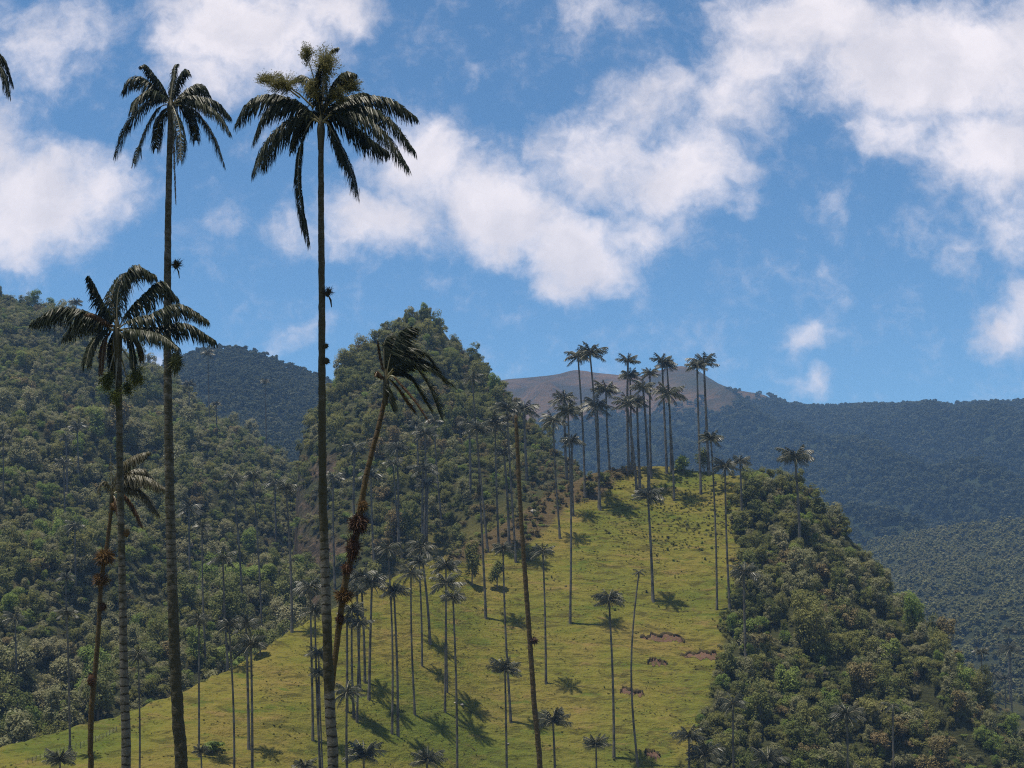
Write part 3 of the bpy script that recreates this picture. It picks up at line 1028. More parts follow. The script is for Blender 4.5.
M_FROND = palm_leaf_mat('palm_leaflets', (0.011, 0.016, 0.006), (0.026, 0.032, 0.012), 0.45, 0.16, 0.08)
M_FROND_FAR = palm_leaf_mat('palm_leaflets_weathered', (0.023, 0.028, 0.012), (0.056, 0.056, 0.029), 0.42, 0.32, 0.06)
M_FROND_DRY = palm_leaf_mat('palm_leaflets_dry', (0.065, 0.038, 0.020), (0.115, 0.070, 0.036), 0.7, 0.2)
M_FROND_TAN = palm_leaf_mat('palm_leaflets_yellowing', (0.050, 0.046, 0.020), (0.095, 0.080, 0.034), 0.5, 0.4)
m, t, out = new_mat('palm_rachis')
princ(t, out, (0.21, 0.19, 0.115), 0.35, 0.5)
M_RACHIS = m
M_FLOWER = palm_leaf_mat('palm_flower_sprays', (0.155, 0.15, 0.062), (0.24, 0.22, 0.105), 0.85, 0.1, 0.4)
M_FRUIT = palm_leaf_mat('palm_fruit_sprays', (0.07, 0.095, 0.022), (0.115, 0.125, 0.035), 0.8, 0.15, 0.3)


def trunk_mat(name, ring=0.40, dark=(0.035, 0.03, 0.024), light=(0.20, 0.185, 0.165), moss=0.5, mosscol=(0.05, 0.042, 0.018)):
    m, t, out = new_mat(name)
    uvn = t.node('ShaderNodeUVMap')
    sp = t.node('ShaderNodeSeparateXYZ'); t.put(sp.inputs[0], uvn.outputs[0])
    p = pos_node(t)
    nz = t.noise(p, 2.2, 5, 0.7)
    nz2 = t.noise(p, 9.0, 4, 0.7)
    hgt = t.math('ADD', sp.outputs['Y'], t.math('MULTIPLY', nz.outputs['Fac'], 0.45))
    fr = t.math('FRACT', t.math('DIVIDE', hgt, ring))
    band = t.smooth(t.math('ABSOLUTE', t.math('SUBTRACT', fr, 0.5)), 0.38, 0.46)   # 1 on the scar
    at_ = t.node('ShaderNodeAttribute', attribute_name='moss')
    band = t.math('MULTIPLY', band, t.smooth(at_.outputs['Fac'], 0.8, 0.2, 0.30, 1.0))
    base = t.mix(t.smooth(nz2.outputs['Fac'], 0.35, 0.7), (light[0] * 0.55, light[1] * 0.55, light[2] * 0.55), light)
    c = t.mix(t.math('MULTIPLY', band, t.smooth(nz2.outputs['Fac'], 0.30, 0.52)), base, dark)
    mf = t.smooth(t.math('ADD', nz.outputs['Fac'], t.math('MULTIPLY', at_.outputs['Fac'], 0.45)), 0.55, 0.80)
    mc = t.mix(nz2.outputs['Fac'], (0.028, 0.024, 0.012), (mosscol[0] * 2, mosscol[1] * 2, mosscol[2] * 2))
    c = t.mix(t.math('MULTIPLY', mf, moss), c, mc)
    h = t.math('SUBTRACT', t.math('MULTIPLY', nz2.outputs['Fac'], 0.6), band)
    princ(t, out, c, 0.85, 0.2, h, 0.05, 0.8)
    return m


M_TRUNK = trunk_mat('palm_trunk_rings', moss=0.92, light=(0.185, 0.175, 0.155), mosscol=(0.040, 0.037, 0.022))
M_TRUNK_BRN = trunk_mat('palm_trunk_mossy', ring=0.5, light=(0.12, 0.085, 0.05), moss=0.9, mosscol=(0.075, 0.05, 0.02))
m, t, out = new_mat('palm_trunk_far')
n = t.noise(pos_node(t), 0.5, 5, 0.7)
princ(t, out, t.mix(t.smooth(n.outputs['Fac'], 0.35, 0.65), (0.065, 0.058, 0.047), (0.185, 0.168, 0.140)), 0.9, 0.12)
M_TRUNK_FAR = m


def far_frond(r, L, az, el, droop, leaf_len, n=13):
    """simple pinnate frond for palms across the valley; returns leaflets"""
    tt = np.linspace(0, 1, 8)
    ang = el - droop * tt ** 1.3
    seg = L / 7
    rr = np.concatenate([[0], np.cumsum(np.cos(ang[:-1]) * seg)])
    zz = np.concatenate([[0], np.cumsum(np.sin(ang[:-1]) * seg)])
    dirh = np.array([math.cos(az), math.sin(az), 0]); sideh = np.array([-math.sin(az), math.cos(az), 0])
    pts = rr[:, None] * dirh + zz[:, None] * np.array([0, 0, 1.0])
    V, Fq = [], []
    # rachis strip
    v, f = tube_np(pts, np.linspace(0.028, 0.008, 8) * L, 3)
    out = [(v, f, 1)]
    ts = np.linspace(0.12, 1.0, n)
    c = np.stack([np.interp(ts, tt, pts[:, i]) for i in range(3)], -1)
    tg = np.gradient(c, axis=0); tg /= np.linalg.norm(tg, axis=1)[:, None]
    prof = np.clip(np.sin(PI * (0.12 + 0.80 * ts)), 0.15, 1)
    vs = []
    for s in (-1, 1):
        hang = r.uniform(0.45, 1.0, (n, 1))
        d = s * sideh * 0.42 + tg * 0.60 + np.array([0, 0, -1.0]) * hang
        d /= np.linalg.norm(d, axis=1)[:, None]
        ll = leaf_len * L * prof * r.uniform(0.8, 1.15, n)
        w = tg * (0.5 * L / n * 0.85)
        tip = c + d * ll[:, None]
        vs.append(np.stack([c - w, c + w, tip + w * 0.35, tip - w * 0.35], 1).reshape(-1, 3))
    v = np.concatenate(vs)
    out.append((v, np.arange(len(v)).reshape(-1, 4), 0))
    return out


def far_crown(name, seed, n=17, lo=-0.45, hi=1.35, droop=(0.7, 1.4), skirt=0):
    r = np.random.default_rng(seed)
    parts = []
    for k in range(n):
        u = (k + 0.5) / n
        el = lo + (hi - lo) * u ** 0.9 + r.uniform(-0.15, 0.15)
        az = k * 2.399963 + r.uniform(-0.3, 0.3)
        L = r.uniform(0.88, 1.08) * (1.0 if el < 1.0 else 0.8)
        parts += far_frond(r, L, az, el, r.uniform(*droop) * (1 if el > 0.2 else 0.55), r.uniform(0.33, 0.44))
    for k in range(skirt):
        parts += far_frond(r, r.uniform(0.5, 0.8), r.uniform(0, 2 * PI), r.uniform(-1.25, -0.8), 0.35, 0.18)
    # short crown shaft
    v, f = tube_np([(0, 0, -0.25), (0, 0, -0.05), (0, 0, 0.2)], [0.055, 0.065, 0.02], 6)
    parts.append((v, f, 1))
    v, f, ms = join(parts)
    me = mesh_np(name, v, f, M_FROND_FAR)
    me.materials.append(M_RACHIS)
    me.polygons.foreach_set('material_index', ms)
    return me


CROWNS = [far_crown('palm_crown', 500 + k, n=[16, 19, 17, 21][k % 4], lo=[-0.5, -0.3, -0.6, -0.2][k % 4], hi=[1.3, 1.4, 1.2, 1.35][k % 4], skirt=[0, 3, 0, 5, 1, 0, 4][k % 7]) for k in range(14)]
CROWN_THIN = far_crown('palm_crown', 520, n=8, lo=-0.7, hi=0.9, droop=(1.0, 1.7))
CROWN_TOP = [far_crown('palm_crown', 530 + k, n=12, lo=0.0, hi=1.45, droop=(0.5, 1.0)) for k in range(2)]
CROWN_YOUNG = [far_crown('palm_crown', 540 + k, n=18, lo=0.1, hi=1.45, droop=(0.5, 1.1)) for k in range(2)]

# crown px x, y, foot px x, y, crown radius px, kind, label tail
G_TOP = 'tall palms along the hilltop'
G_SLOPE = 'tall palms on the pasture slope'
G_PEAK = 'palms below the wooded peak'
G_LEFT = 'palms in the left forest'
G_THICK = 'palms among the right thicket'
G_FAR = 'far palms standing on ridges'
PALMS = [
    # hilltop
    (578, 357, 585, 497, 13, 0, G_TOP, 'hilltop palm with small crown touching the left side of a taller crown on the skyline'),
    (590, 354, 600, 510, 17, 0, G_TOP, 'tallest left hilltop palm with broad crown against blue sky'),
    (564, 399, 568, 474, 14, 0, G_TOP, 'palm whose crown tops the dense palm cluster left of the hilltop'),
    (568, 412, 570, 623, 15, 0, G_TOP, 'very tall palm rooted far down the pasture, crown inside the dense left cluster'),
    (553, 421, 560, 538, 14, 0, G_TOP, 'leftmost palm of the dense cluster over the brown bracken bank'),
    (572, 442, 573, 515, 12, 0, G_TOP, 'short palm with the lowest crown of the cluster over the bracken bank'),
    (597, 406, 599, 508, 15, 0, G_TOP, 'palm with a low crown crossing the trunk of its taller twin on the bracken crest'),
    (606, 391, 610, 472, 14, 0, G_TOP, 'lone midheight palm with drooping round crown above hilltop bushes'),
    (628, 362, 629, 473, 12, 1, G_TOP, 'palm with the upper of two stacked crowns near the hilltop centre'),
    (630, 376, 632, 471, 11, 0, G_TOP, 'palm with the lower of two stacked crowns near the hilltop centre'),
    (627, 404, 637, 495, 14, 0, G_TOP, 'palm with low left crown of the central hilltop trio'),
    (637, 402, 640, 490, 12, 0, G_TOP, 'dark crowned palm in the middle of the central hilltop trio'),
    (643, 388, 649, 490, 13, 0, G_TOP, 'palm with highest right crown of the central hilltop trio'),
    (650, 374, 651, 462, 10, 0, G_TOP, 'slim palm standing behind the rounded hilltop bushes'),
    (662, 362, 667, 474, 12, 1, G_TOP, 'palm with spiky upright crown left of a twin crown on the hilltop'),
    (667, 366, 671, 471, 11, 0, G_TOP, 'palm whose crown overlaps the right of a spiky twin on the hilltop'),
    (668, 394, 674, 500, 16, 0, G_TOP, 'thick trunked palm with wide crown below the hilltop twins'),
    (697, 367, 701, 494, 11, 0, G_TOP, 'palm with small crown left of the rightmost tall hilltop palm'),
    (704, 364, 709, 474, 16, 1, G_TOP, 'rightmost tall hilltop palm with upright fronds rising behind a dark bush'),
    # pasture slope
    (711, 439, 717, 610, 12, 0, G_SLOPE, 'palm with tall bare trunk near the thicket and small crown over the crest'),
    (725, 466, 730, 612, 13, 0, G_SLOPE, 'palm at the thicket edge with its crown against the trees'),
    (648, 497, 653, 600, 15, 0, G_SLOPE, 'palm on the upper pasture with star crown and shadow beside its foot'),
    (639, 572, 638, 766, 7, 2, G_SLOPE, 'curved palm with a tiny tattered crown on the open pasture'),
    (609, 600, 614, 758, 15, 0, G_SLOPE, 'palm with round crown left of the curved tattered palm'),
    (543, 552, 546, 683, 13, 0, G_SLOPE, 'palm standing just right of the headless trunk'),
    (503, 549, 511, 722, 11, 0, G_SLOPE, 'slender palm just left of the headless trunk, flat crown halfway up it'),
    (505, 671, 507, 800, 17, 3, G_SLOPE, 'palm with a low spreading crown left of the headless trunk near the bottom edge'),
    (553, 723, 555, 800, 19, 3, G_SLOPE, 'low palm with drooping crown right of the headless trunk foot'),
    (596, 746, 597, 805, 14, 3, G_SLOPE, 'small low palm at the bottom edge left of the longest slim trunks'),
    (486, 560, 486, 618, 0, 9, G_SLOPE, ''),
    (388, 549, 392, 733, 13, 0, G_SLOPE, 'palm with thin trunk whose crown is above a darker crown at the pasture top'),
    (394, 592, 398, 736, 15, 0, G_SLOPE, 'palm with dense dark crown leaning to the right over the pasture'),
    (421, 549, 430, 643, 16, 0, G_SLOPE, 'palm with pale streaked crown topping the pasture group in the middle'),
    (419, 562, 422, 666, 10, 0, G_SLOPE, 'small crowned palm squeezed between two bigger crowns in the pasture group'),
    (411, 573, 415, 715, 14, 0, G_SLOPE, 'palm with drooping crown at the left of the pasture group'),
    (446, 567, 447, 692, 15, 0, G_SLOPE, 'palm with the higher of two crowns piled on twin grey trunks'),
    (446, 584, 445, 712, 17, 0, G_SLOPE, 'palm with the lower of two crowns piled on twin grey trunks'),
    (453, 598, 457, 800, 12, 0, G_SLOPE, 'palm with small star crown and thin trunk right of the twin grey trunks'),
    (361, 577, 365, 682, 14, 0, G_SLOPE, 'palm with pale shaggy crown right of the moss clumped trunk'),
    (372, 583, 369, 699, 15, 0, G_SLOPE, 'palm with glinting fronds spilling right beside the moss clumped trunk'),
    (357, 590, 360, 690, 11, 0, G_SLOPE, 'palm with short crown half hidden by the moss clumped trunk'),
    (352, 611, 354, 717, 14, 0, G_SLOPE, 'palm with lower pale crown in the cluster of grey trunks beside the ringed trunk'),
    (347, 621, 347, 712, 12, 0, G_SLOPE, 'palm with leftmost trunk of the grey cluster beside the ringed trunk'),
    (360, 624, 357, 722, 12, 0, G_SLOPE, 'palm with lowest crown of the grey cluster beside the ringed trunk'),
    (310, 588, 313, 741, 15, 0, G_SLOPE, 'palm left of the ringed trunk with white streaked fronds'),
    (315, 612, 322, 800, 14, 0, G_SLOPE, 'palm partly behind the ringed trunk with pale fronds arching left'),
    (319, 654, 321, 800, 13, 0, G_SLOPE, 'palm with upper small crown hugging the ringed trunk low on the slope'),
    (319, 674, 324, 805, 10, 0, G_SLOPE, 'palm with lower small crown hugging the ringed trunk low on the slope'),
    (347, 692, 348, 800, 16, 0, G_SLOPE, 'palm with shaggy low crown right of the ringed trunk'),
    (364, 757, 364, 800, 20, 3, G_SLOPE, 'squat young palm with full crown at the bottom edge right of the ringed trunk'),
    (427, 762, 428, 805, 17, 3, G_SLOPE, 'squat young palm with upright fronds at the bottom edge below the twin trunks'),
    (305, 768, 305, 810, 12, 3, G_SLOPE, 'young palm with only its top showing left of the ringed trunk'),
    (199, 620, 199, 756, 12, 0, G_SLOPE, 'palm just right of the second tallest trunk, crown before the forest'),
    (229, 626, 234, 790, 13, 0, G_SLOPE, 'palm left of two neighbouring crowns over the left pasture'),
    (246, 624, 249, 749, 13, 0, G_SLOPE, 'palm with upper crown of the pair over the left pasture'),
    (251, 645, 252, 800, 16, 0, G_SLOPE, 'palm with wide lower crown of the pair over the left pasture'),
    (201, 752, 202, 800, 9, 3, G_SLOPE, 'small young palm in the bushes right of the second tallest trunk'),
    (67, 614, 70, 757, 11, 0, G_SLOPE, 'slim palm rooted by the pasture fence on the far left'),
    (138, 656, 139, 800, 13, 0, G_SLOPE, 'palm between the two leftmost thick trunks with pale low crown'),
    (60, 762, 60, 810, 16, 3, G_SLOPE, 'young palm at the bottom left below the fence'),
    # below the peak
    (472, 378, 488, 552, 11, 0, G_PEAK, 'highest pale crowned palm on the slope of the peak, trunk curving right'),
    (477, 430, 486, 618, 14, 0, G_PEAK, 'palm with drooping crown and dark clump halfway up its trunk'),
    (495, 425, 499, 552, 17, 0, G_PEAK, 'palm with broad arching pale crown in the middle of the peak group'),
    (507, 409, 516, 562, 13, 0, G_PEAK, 'palm whose crown touches the left of the headless trunk top'),
    (524, 410, 527, 480, 16, 0, G_PEAK, 'dark palm whose crown is just right of the headless trunk top'),
    (469, 425, 470, 500, 11, 0, G_PEAK, 'dark small palm at the left of the peak group'),
    (504, 453, 509, 545, 11, 0, G_PEAK, 'leaning palm with low flat crown in the shade of the peak group'),
    (397, 449, 398, 552, 13, 0, G_PEAK, 'palm with white streaked crown on twin trunks below the peak'),
    (393, 464, 402, 560, 10, 0, G_PEAK, 'palm with shaded lower crown beside a white streaked one below the peak'),
    (425, 434, 424, 545, 13, 0, G_PEAK, 'palm with spiky crown right below the wind blown palm'),
    (434, 421, 442, 527, 10, 0, G_PEAK, 'palm with crown just under the tips of the wind blown fronds'),
    (423, 470, 423, 560, 14, 0, G_PEAK, 'palm with dark middle crown in the column of three below the peak'),
    (428, 484, 427, 556, 12, 0, G_PEAK, 'palm with lowest drooping crown in the column of three below the peak'),
    (416, 424, 418, 475, 8, 0, G_PEAK, 'faint thin palm left of the spiky crown below the peak'),
    (355, 448, 354, 525, 12, 0, G_PEAK, 'palm with white fronds showing left of the leaning trunk'),
    (371, 476, 375, 575, 12, 0, G_PEAK, 'palm with dark crown right of the leaning trunk'),
    (333, 478, 335, 590, 12, 0, G_PEAK, 'palm with pale crown just right of the ringed trunk by the cliff'),
    (323, 492, 324, 585, 10, 0, G_PEAK, 'palm with pale fronds poking out left of the ringed trunk by the cliff'),
    # left forest
    (233, 480, 243, 622, 12, 0, G_LEFT, 'palm with spidery white fronds in the middle of the left forest'),
    (253, 477, 262, 642, 10, 0, G_LEFT, 'thin palm next to the spidery white palm in the left forest'),
    (275, 484, 276, 545, 12, 0, G_LEFT, 'palm with silvery crown low among trees near the cliff'),
    (286, 489, 292, 632, 11, 0, G_LEFT, 'tall palm in front of the brown cliff'),
    (189, 509, 190, 590, 13, 0, G_LEFT, 'palm with feathery crown right of the second tallest trunk in the forest'),
    (202, 527, 206, 672, 10, 0, G_LEFT, 'palm with dull crown and long trunk reaching the pasture edge'),
    (223, 559, 228, 670, 14, 0, G_LEFT, 'dark palm with wide flat crown low in the left forest'),
    (77, 427, 78, 492, 9, 0, G_LEFT, 'pale palm left of the broad crowned tall palm trunk on the forest slope'),
    (64, 463, 66, 535, 9, 0, G_LEFT, 'grey palm with flat crown on the far left forest slope'),
    (66, 438, 67, 500, 7, 0, G_LEFT, 'small grey palm between two others on the far left forest slope'),
    (75, 526, 76, 592, 10, 0, G_LEFT, 'faint palm with spreading crown halfway down the far left forest'),
    (66, 578, 68, 650, 9, 0, G_LEFT, 'palm directly above the fence palm in the far left forest'),
    (15, 618, 17, 722, 11, 0, G_LEFT, 'palm at the left border of the forest above the pasture corner'),
    (3, 440, 3, 500, 10, 0, G_LEFT, 'palm cut by the left border halfway up the forest'),
    # right thicket
    (740, 462, 742, 525, 11, 0, G_THICK, 'short palm sunk in the top corner of the thicket'),
    (795, 458, 800, 545, 18, 0, G_THICK, 'dark palm rising above the thicket against the mountain'),
    (744, 573, 746, 660, 16, 0, G_THICK, 'palm with shaggy crown at the left edge of the thicket'),
    (847, 716, 848, 790, 18, 0, G_THICK, 'palm with flat pale crown inside the lower thicket'),
    (893, 706, 894, 770, 10, 2, G_THICK, 'sparse palm with a few pale hanging fronds inside the thicket'),
    (768, 762, 769, 815, 18, 3, G_THICK, 'low palm with pale arching fronds at the bottom of the thicket'),
    (733, 704, 734, 800, 14, 0, G_THICK, 'palm with dark ragged crown at the lower thicket edge'),
    (689, 737, 689, 800, 16, 0, G_THICK, 'palm with drooping crown at the bottom where pasture meets thicket'),
    (705, 757, 705, 805, 19, 3, G_THICK, 'low palm with long pale arching fronds at the bottom beside the pasture'),
    # far ridges
    (76, 303, 76, 345, 7, 0, G_FAR, 'small palm on the skyline of the left forest hill'),
    (208, 353, 210, 430, 7, 0, G_FAR, 'pale palm rising in front of the blue mountain'),
    (189, 384, 190, 425, 7, 0, G_FAR, 'pale short palm on the forest crest before the blue mountain'),
    (265, 381, 267, 455, 5, 0, G_FAR, 'thin distant palm on the crest right of the blue mountain top'),
    (216, 404, 217, 440, 5, 0, G_FAR, 'tiny pale palm crown on the forest crest'),
    (1010, 649, 1012, 716, 12, 0, G_FAR, 'tallest palm on the spur at the right border'),
    (1009, 631, 1010, 702, 7, 0, G_FAR, 'palm whose small crown shows above the tallest palm at the right border'),
    (992, 676, 994, 708, 9, 0, G_FAR, 'low palm with dark crown beyond the thicket edge on the right'),
    (1005, 679, 1006, 712, 8, 0, G_FAR, 'low palm left of the tallest palm at the right border'),
    (981, 652, 982, 696, 8, 0, G_FAR, 'pale crowned palm peeking over the thicket slope on the right'),
]
prng = np.random.default_rng(77)
for k, (cx, cy, bx, by, rp, kind, grp, lab) in enumerate(PALMS):
    if kind == 9:
        continue
    B = hit(bx, by)
    lim = {G_TOP: 456, G_SLOPE: 456, G_PEAK: 600, G_LEFT: 800, G_THICK: 452, G_FAR: 820}[grp]
    if B[1] > lim:
        q = at(bx, by, lim - 8); B = np.array(drop(q[0], lim - 8))
    top = at(cx, cy, B[1])
    dist = B[1]
    root = bpy.data.objects.new('wax_palm', None); COL.objects.link(root)
    root.empty_display_size = 1
    root.location = B
    tag(root, lab, 'palm', grp)
    rel = top - B
    uu = np.linspace(0, 1, 11)
    bow = prng.uniform(-0.012, 0.012) * np.linalg.norm(rel)
    if kind == 2 and cx < 700: bow = -1.6
    pts = np.stack([rel[0] * uu ** 1.1 + bow * np.sin(PI * uu), prng.uniform(-.01, .01) * rel[2] * np.sin(PI * uu), rel[2] * uu], -1)
    pts[0, 2] -= 1.0
    wpx = 1.36 if rp > 10 else 1.1
    if grp == G_FAR: wpx = 0.8
    if kind == 2: wpx = 1.1
    rb = wpx * dist / F * prng.uniform(0.8, 1.12)
    rad = rb * (1.0 - 0.36 * uu); rad[0] *= 1.35
    v, f = tube_np(pts, rad, 8)
    link('trunk', mesh_np('trunk', v, f, M_TRUNK_FAR, True), root)
    R = rp * dist / F * 1.15
    me = CROWN_THIN if kind == 2 else CROWN_TOP[k % 2] if kind == 1 else CROWN_YOUNG[k % 2] if kind == 3 else CROWNS[(k * 5) % 14]
    c = link('crown', me, root, loc=tuple(pts[-1]))
    c.scale = (R, R, R); c.rotation_euler = (prng.uniform(-.1, .1), prng.uniform(-.1, .1), prng.uniform(0, 2 * PI))


# ---- foreground palms: every frond its own part
def bez(ctrl, n=24):
    """Catmull-Rom through control points"""
    c = np.asarray(ctrl, float)
    c = np.concatenate([[2 * c[0] - c[1]], c, [2 * c[-1] - c[-2]]])
    segs = len(c) - 3
    out = []
    for i in np.linspace(0, segs - 1e-6, n):
        k = int(i); u = i - k
        p0, p1, p2, p3 = c[k:k + 4]
        out.append(0.5 * ((2 * p1) + (-p0 + p2) * u + (2 * p0 - 5 * p1 + 4 * p2 - p3) * u * u + (-p0 + 3 * p1 - 3 * p2 + p3) * u ** 3))
    return np.array(out)


def frond_parts(pts, leaf_len, n=62, hang=0.9, r=None, rach=0.045, start=0.10, sidew=0.55, wind=(0, 0, 0), width=0.066):
    r = r or rng
    L = np.concatenate([[0], np.cumsum(np.linalg.norm(np.diff(pts, axis=0), axis=1))])
    L /= L[-1]
    parts = []
    rads = rach * (1 - 0.85 * L ** 0.7)
    v, f = tube_np(pts, rads, 6)
    parts.append((v, f, 1))
    ts = np.linspace(start, 1.0, n)
    vs = []
    for s in (-1, 1):
        tj = np.clip(ts + r.uniform(-0.4, 0.4, n) / n, start, 1)
        c = np.stack([np.interp(tj, L, pts[:, i]) for i in range(3)], -1)
        c2 = np.stack([np.interp(np.clip(tj + 0.02, 0, 1), L, pts[:, i]) for i in range(3)], -1)
        c1 = np.stack([np.interp(np.clip(tj - 0.02, 0, 1), L, pts[:, i]) for i in range(3)], -1)
        tg = c2 - c1; tg /= np.linalg.norm(tg, axis=1)[:, None] + 1e-9
        up = np.array([0, 0, 1.0])
        side = np.cross(tg, up); nl = np.linalg.norm(side, axis=1)[:, None]
        side = np.where(nl > 0.25, side / (nl + 1e-9), np.array([0.9, -0.42, 0]))
        prof = np.interp(tj, [start, start + 0.12, 0.4, 0.75, 1.0], [0.45, 0.85, 1.0, 0.85, 0.35])
        ll = leaf_len * prof * r.uniform(0.8, 1.12, n)
        # a few broken or missing leaflets
        ll *= np.where(r.uniform(size=n) < 0.07, r.uniform(0.2, 0.6, n), 1)
        hg = hang * r.uniform(0.75, 1.2, (n, 1))
        wv = np.asarray(wind, float)
        d0 = s * side * sidew + tg * 0.55 + np.array([0, 0, 0.12]) + wv * 0.4 + r.normal(size=(n, 3)) * 0.06
        d0 /= np.linalg.norm(d0, axis=1)[:, None]
        d1 = s * side * sidew * 0.35 + tg * 0.45 + np.array([0, 0, -1.0]) * hg + wv + r.normal(size=(n, 3)) * 0.10
        d1 /= np.linalg.norm(d1, axis=1)[:, None]
        d2 = np.array([0, 0, -1.0]) * hg + tg * 0.25 + s * side * 0.08 + wv * 1.3 + r.normal(size=(n, 3)) * 0.12
        d2 /= np.linalg.norm(d2, axis=1)[:, None]
        p1 = c + d0 * (ll * 0.25)[:, None]
        p2 = p1 + d1 * (ll * 0.40)[:, None]
        p3 = p2 + d2 * (ll * 0.38)[:, None]
        # blade width mostly along the rachis, twisted a little
        w = tg + 0.35 * side * s * r.normal(size=(n, 1)); w /= np.linalg.norm(w, axis=1)[:, None]
        w = w * (width * r.uniform(0.8, 1.2, n))[:, None] * 0.5
        rows = [c - w * .7, c + w * .7, p1 - w, p1 + w, p2 - w * .85, p2 + w * .85, p3 - w * .15, p3 + w * .15]
        vs.append(np.stack(rows, 1).reshape(-1, 3))
    v = np.concatenate(vs); m = len(v) // 8
    b = np.arange(m)[:, None] * 8
    f = np.concatenate([b + np.array([0, 1, 3, 2]), b + np.array([2, 3, 5, 4]), b + np.array([4, 5, 7, 6])])
    parts.append((v, f, 0))
    return parts


def part_mesh(name, parts, mats):
    v, f, ms = join(parts)
    me = mesh_np(name, v, f, mats[0])
    for q in mats[1:]: me.materials.append(q)
    me.polygons.foreach_set('material_index', ms)
    return me


def spray_parts(center, size, r, stalk_from, n=60, droop=0.2):
    """a branched flower or fruit spray: stalk and many thin branchlets with little buds"""
    center = np.asarray(center); stalk_from = np.asarray(stalk_from)
    parts = []
    mid = (center + stalk_from) / 2 + np.array([0, 0, 0.1])
    v, f = tube_np([stalk_from, mid, center], [0.045, 0.035, 0.02], 5); parts.append((v, f, 1))
    ax = center - stalk_from; ax /= np.linalg.norm(ax) + 1e-9
    d = r.normal(size=(n, 3)) * 0.65 + ax * 0.4; d[:, 2] -= droop
    d /= np.linalg.norm(d, axis=1)[:, None]
    sz = np.asarray(size)
    tips = center + d * sz * r.uniform(0.5, 1.35, (n, 1))
    st = center - ax * 0.3 * sz.mean() * r.uniform(0, 1, (n, 1))
    side = np.cross(d, r.normal(size=(n, 3))); side /= np.linalg.norm(side, axis=1)[:, None]
    w = side * 0.012
    v = np.stack([st - w, st + w, tips + w * .5, tips - w * .5], 1).reshape(-1, 3)
    parts.append((v, np.arange(len(v)).reshape(-1, 4), 0))
    k = 26
    u = r.uniform(0.25, 1.0, (n, k, 1))
    p = st[:, None] * (1 - u) + tips[:, None] * u + r.normal(size=(n, k, 3)) * 0.06
    p = p.reshape(-1, 3)
    nn = r.normal(size=p.shape); nn /= np.linalg.norm(nn, axis=1)[:, None]
    v, f = quads_from(p, nn, r.uniform(0.025, 0.052, len(p)), 1.4, r)
    parts.append((v, f, 0))
    return parts


def fg_trunk(path, Y, root_pos, mat, rads_px, moss_fn, sides=18, seed=0, foot_extra=0):
    """path in pixels at distance Y; returns mesh relative to root with ring steps"""
    r = np.random.default_rng(seed)
    pts = np.array([at(p[0], p[1], Y) for p in path])
    # down to the ground below the last visible point
    base = pts[-1].copy(); gz = drop(base[0], Y)[2]
    ext = np.array([base[0] + foot_extra, Y, gz - 0.3])
    ctrl = np.concatenate([pts, [ext]])
    seg = np.concatenate([[0], np.cumsum(np.linalg.norm(np.diff(ctrl, axis=0), axis=1))])
    n = int(seg[-1] / 0.10)
    dense = bez(ctrl, 200)
    ds = np.concatenate([[0], np.cumsum(np.linalg.norm(np.diff(dense, axis=0), axis=1))])
    ss = np.linspace(0, ds[-1], n)
    P = np.stack([np.interp(ss, ds, dense[:, i]) for i in range(3)], -1)
    hs = ds[-1] - ss        # height along the trunk
    pyv = project(P)[1]
    rr = np.interp(pyv, rads_px[0], np.array(rads_px[1]) * 0.46) * Y / F
    # leaf-scar steps and lumps
    rr = rr * (1 + 0.035 * ((hs / 0.40) % 1.0 - 0.5))
    v, f = tube_np(P, rr, sides)
    th = np.tile(np.arange(sides), n)
    hrep = np.repeat(hs, sides)
    lump = 0.16 * fbm(th * 0.9 + seed, hrep * 2.4, seed + 5, 4)
    mossv = np.repeat(moss_fn(pyv), sides)
    cen = np.repeat(P, sides, axis=0)
    v = cen + (v - cen) * (1 + lump * (0.35 + 1.3 * mossv))[:, None]
    me = mesh_np('trunk', v - root_pos, f, mat, True)
    uvl = me.uv_layers.new(name='UVMap')
    li = np.empty(len(me.loops), dtype=np.int32); me.loops.foreach_get('vertex_index', li)
    uv = np.stack([th[li] / sides, hrep[li]], -1).astype(np.float32)
    uvl.data.foreach_set('uv', uv.ravel())
    attr(me, 'moss', mossv)
    return me, P


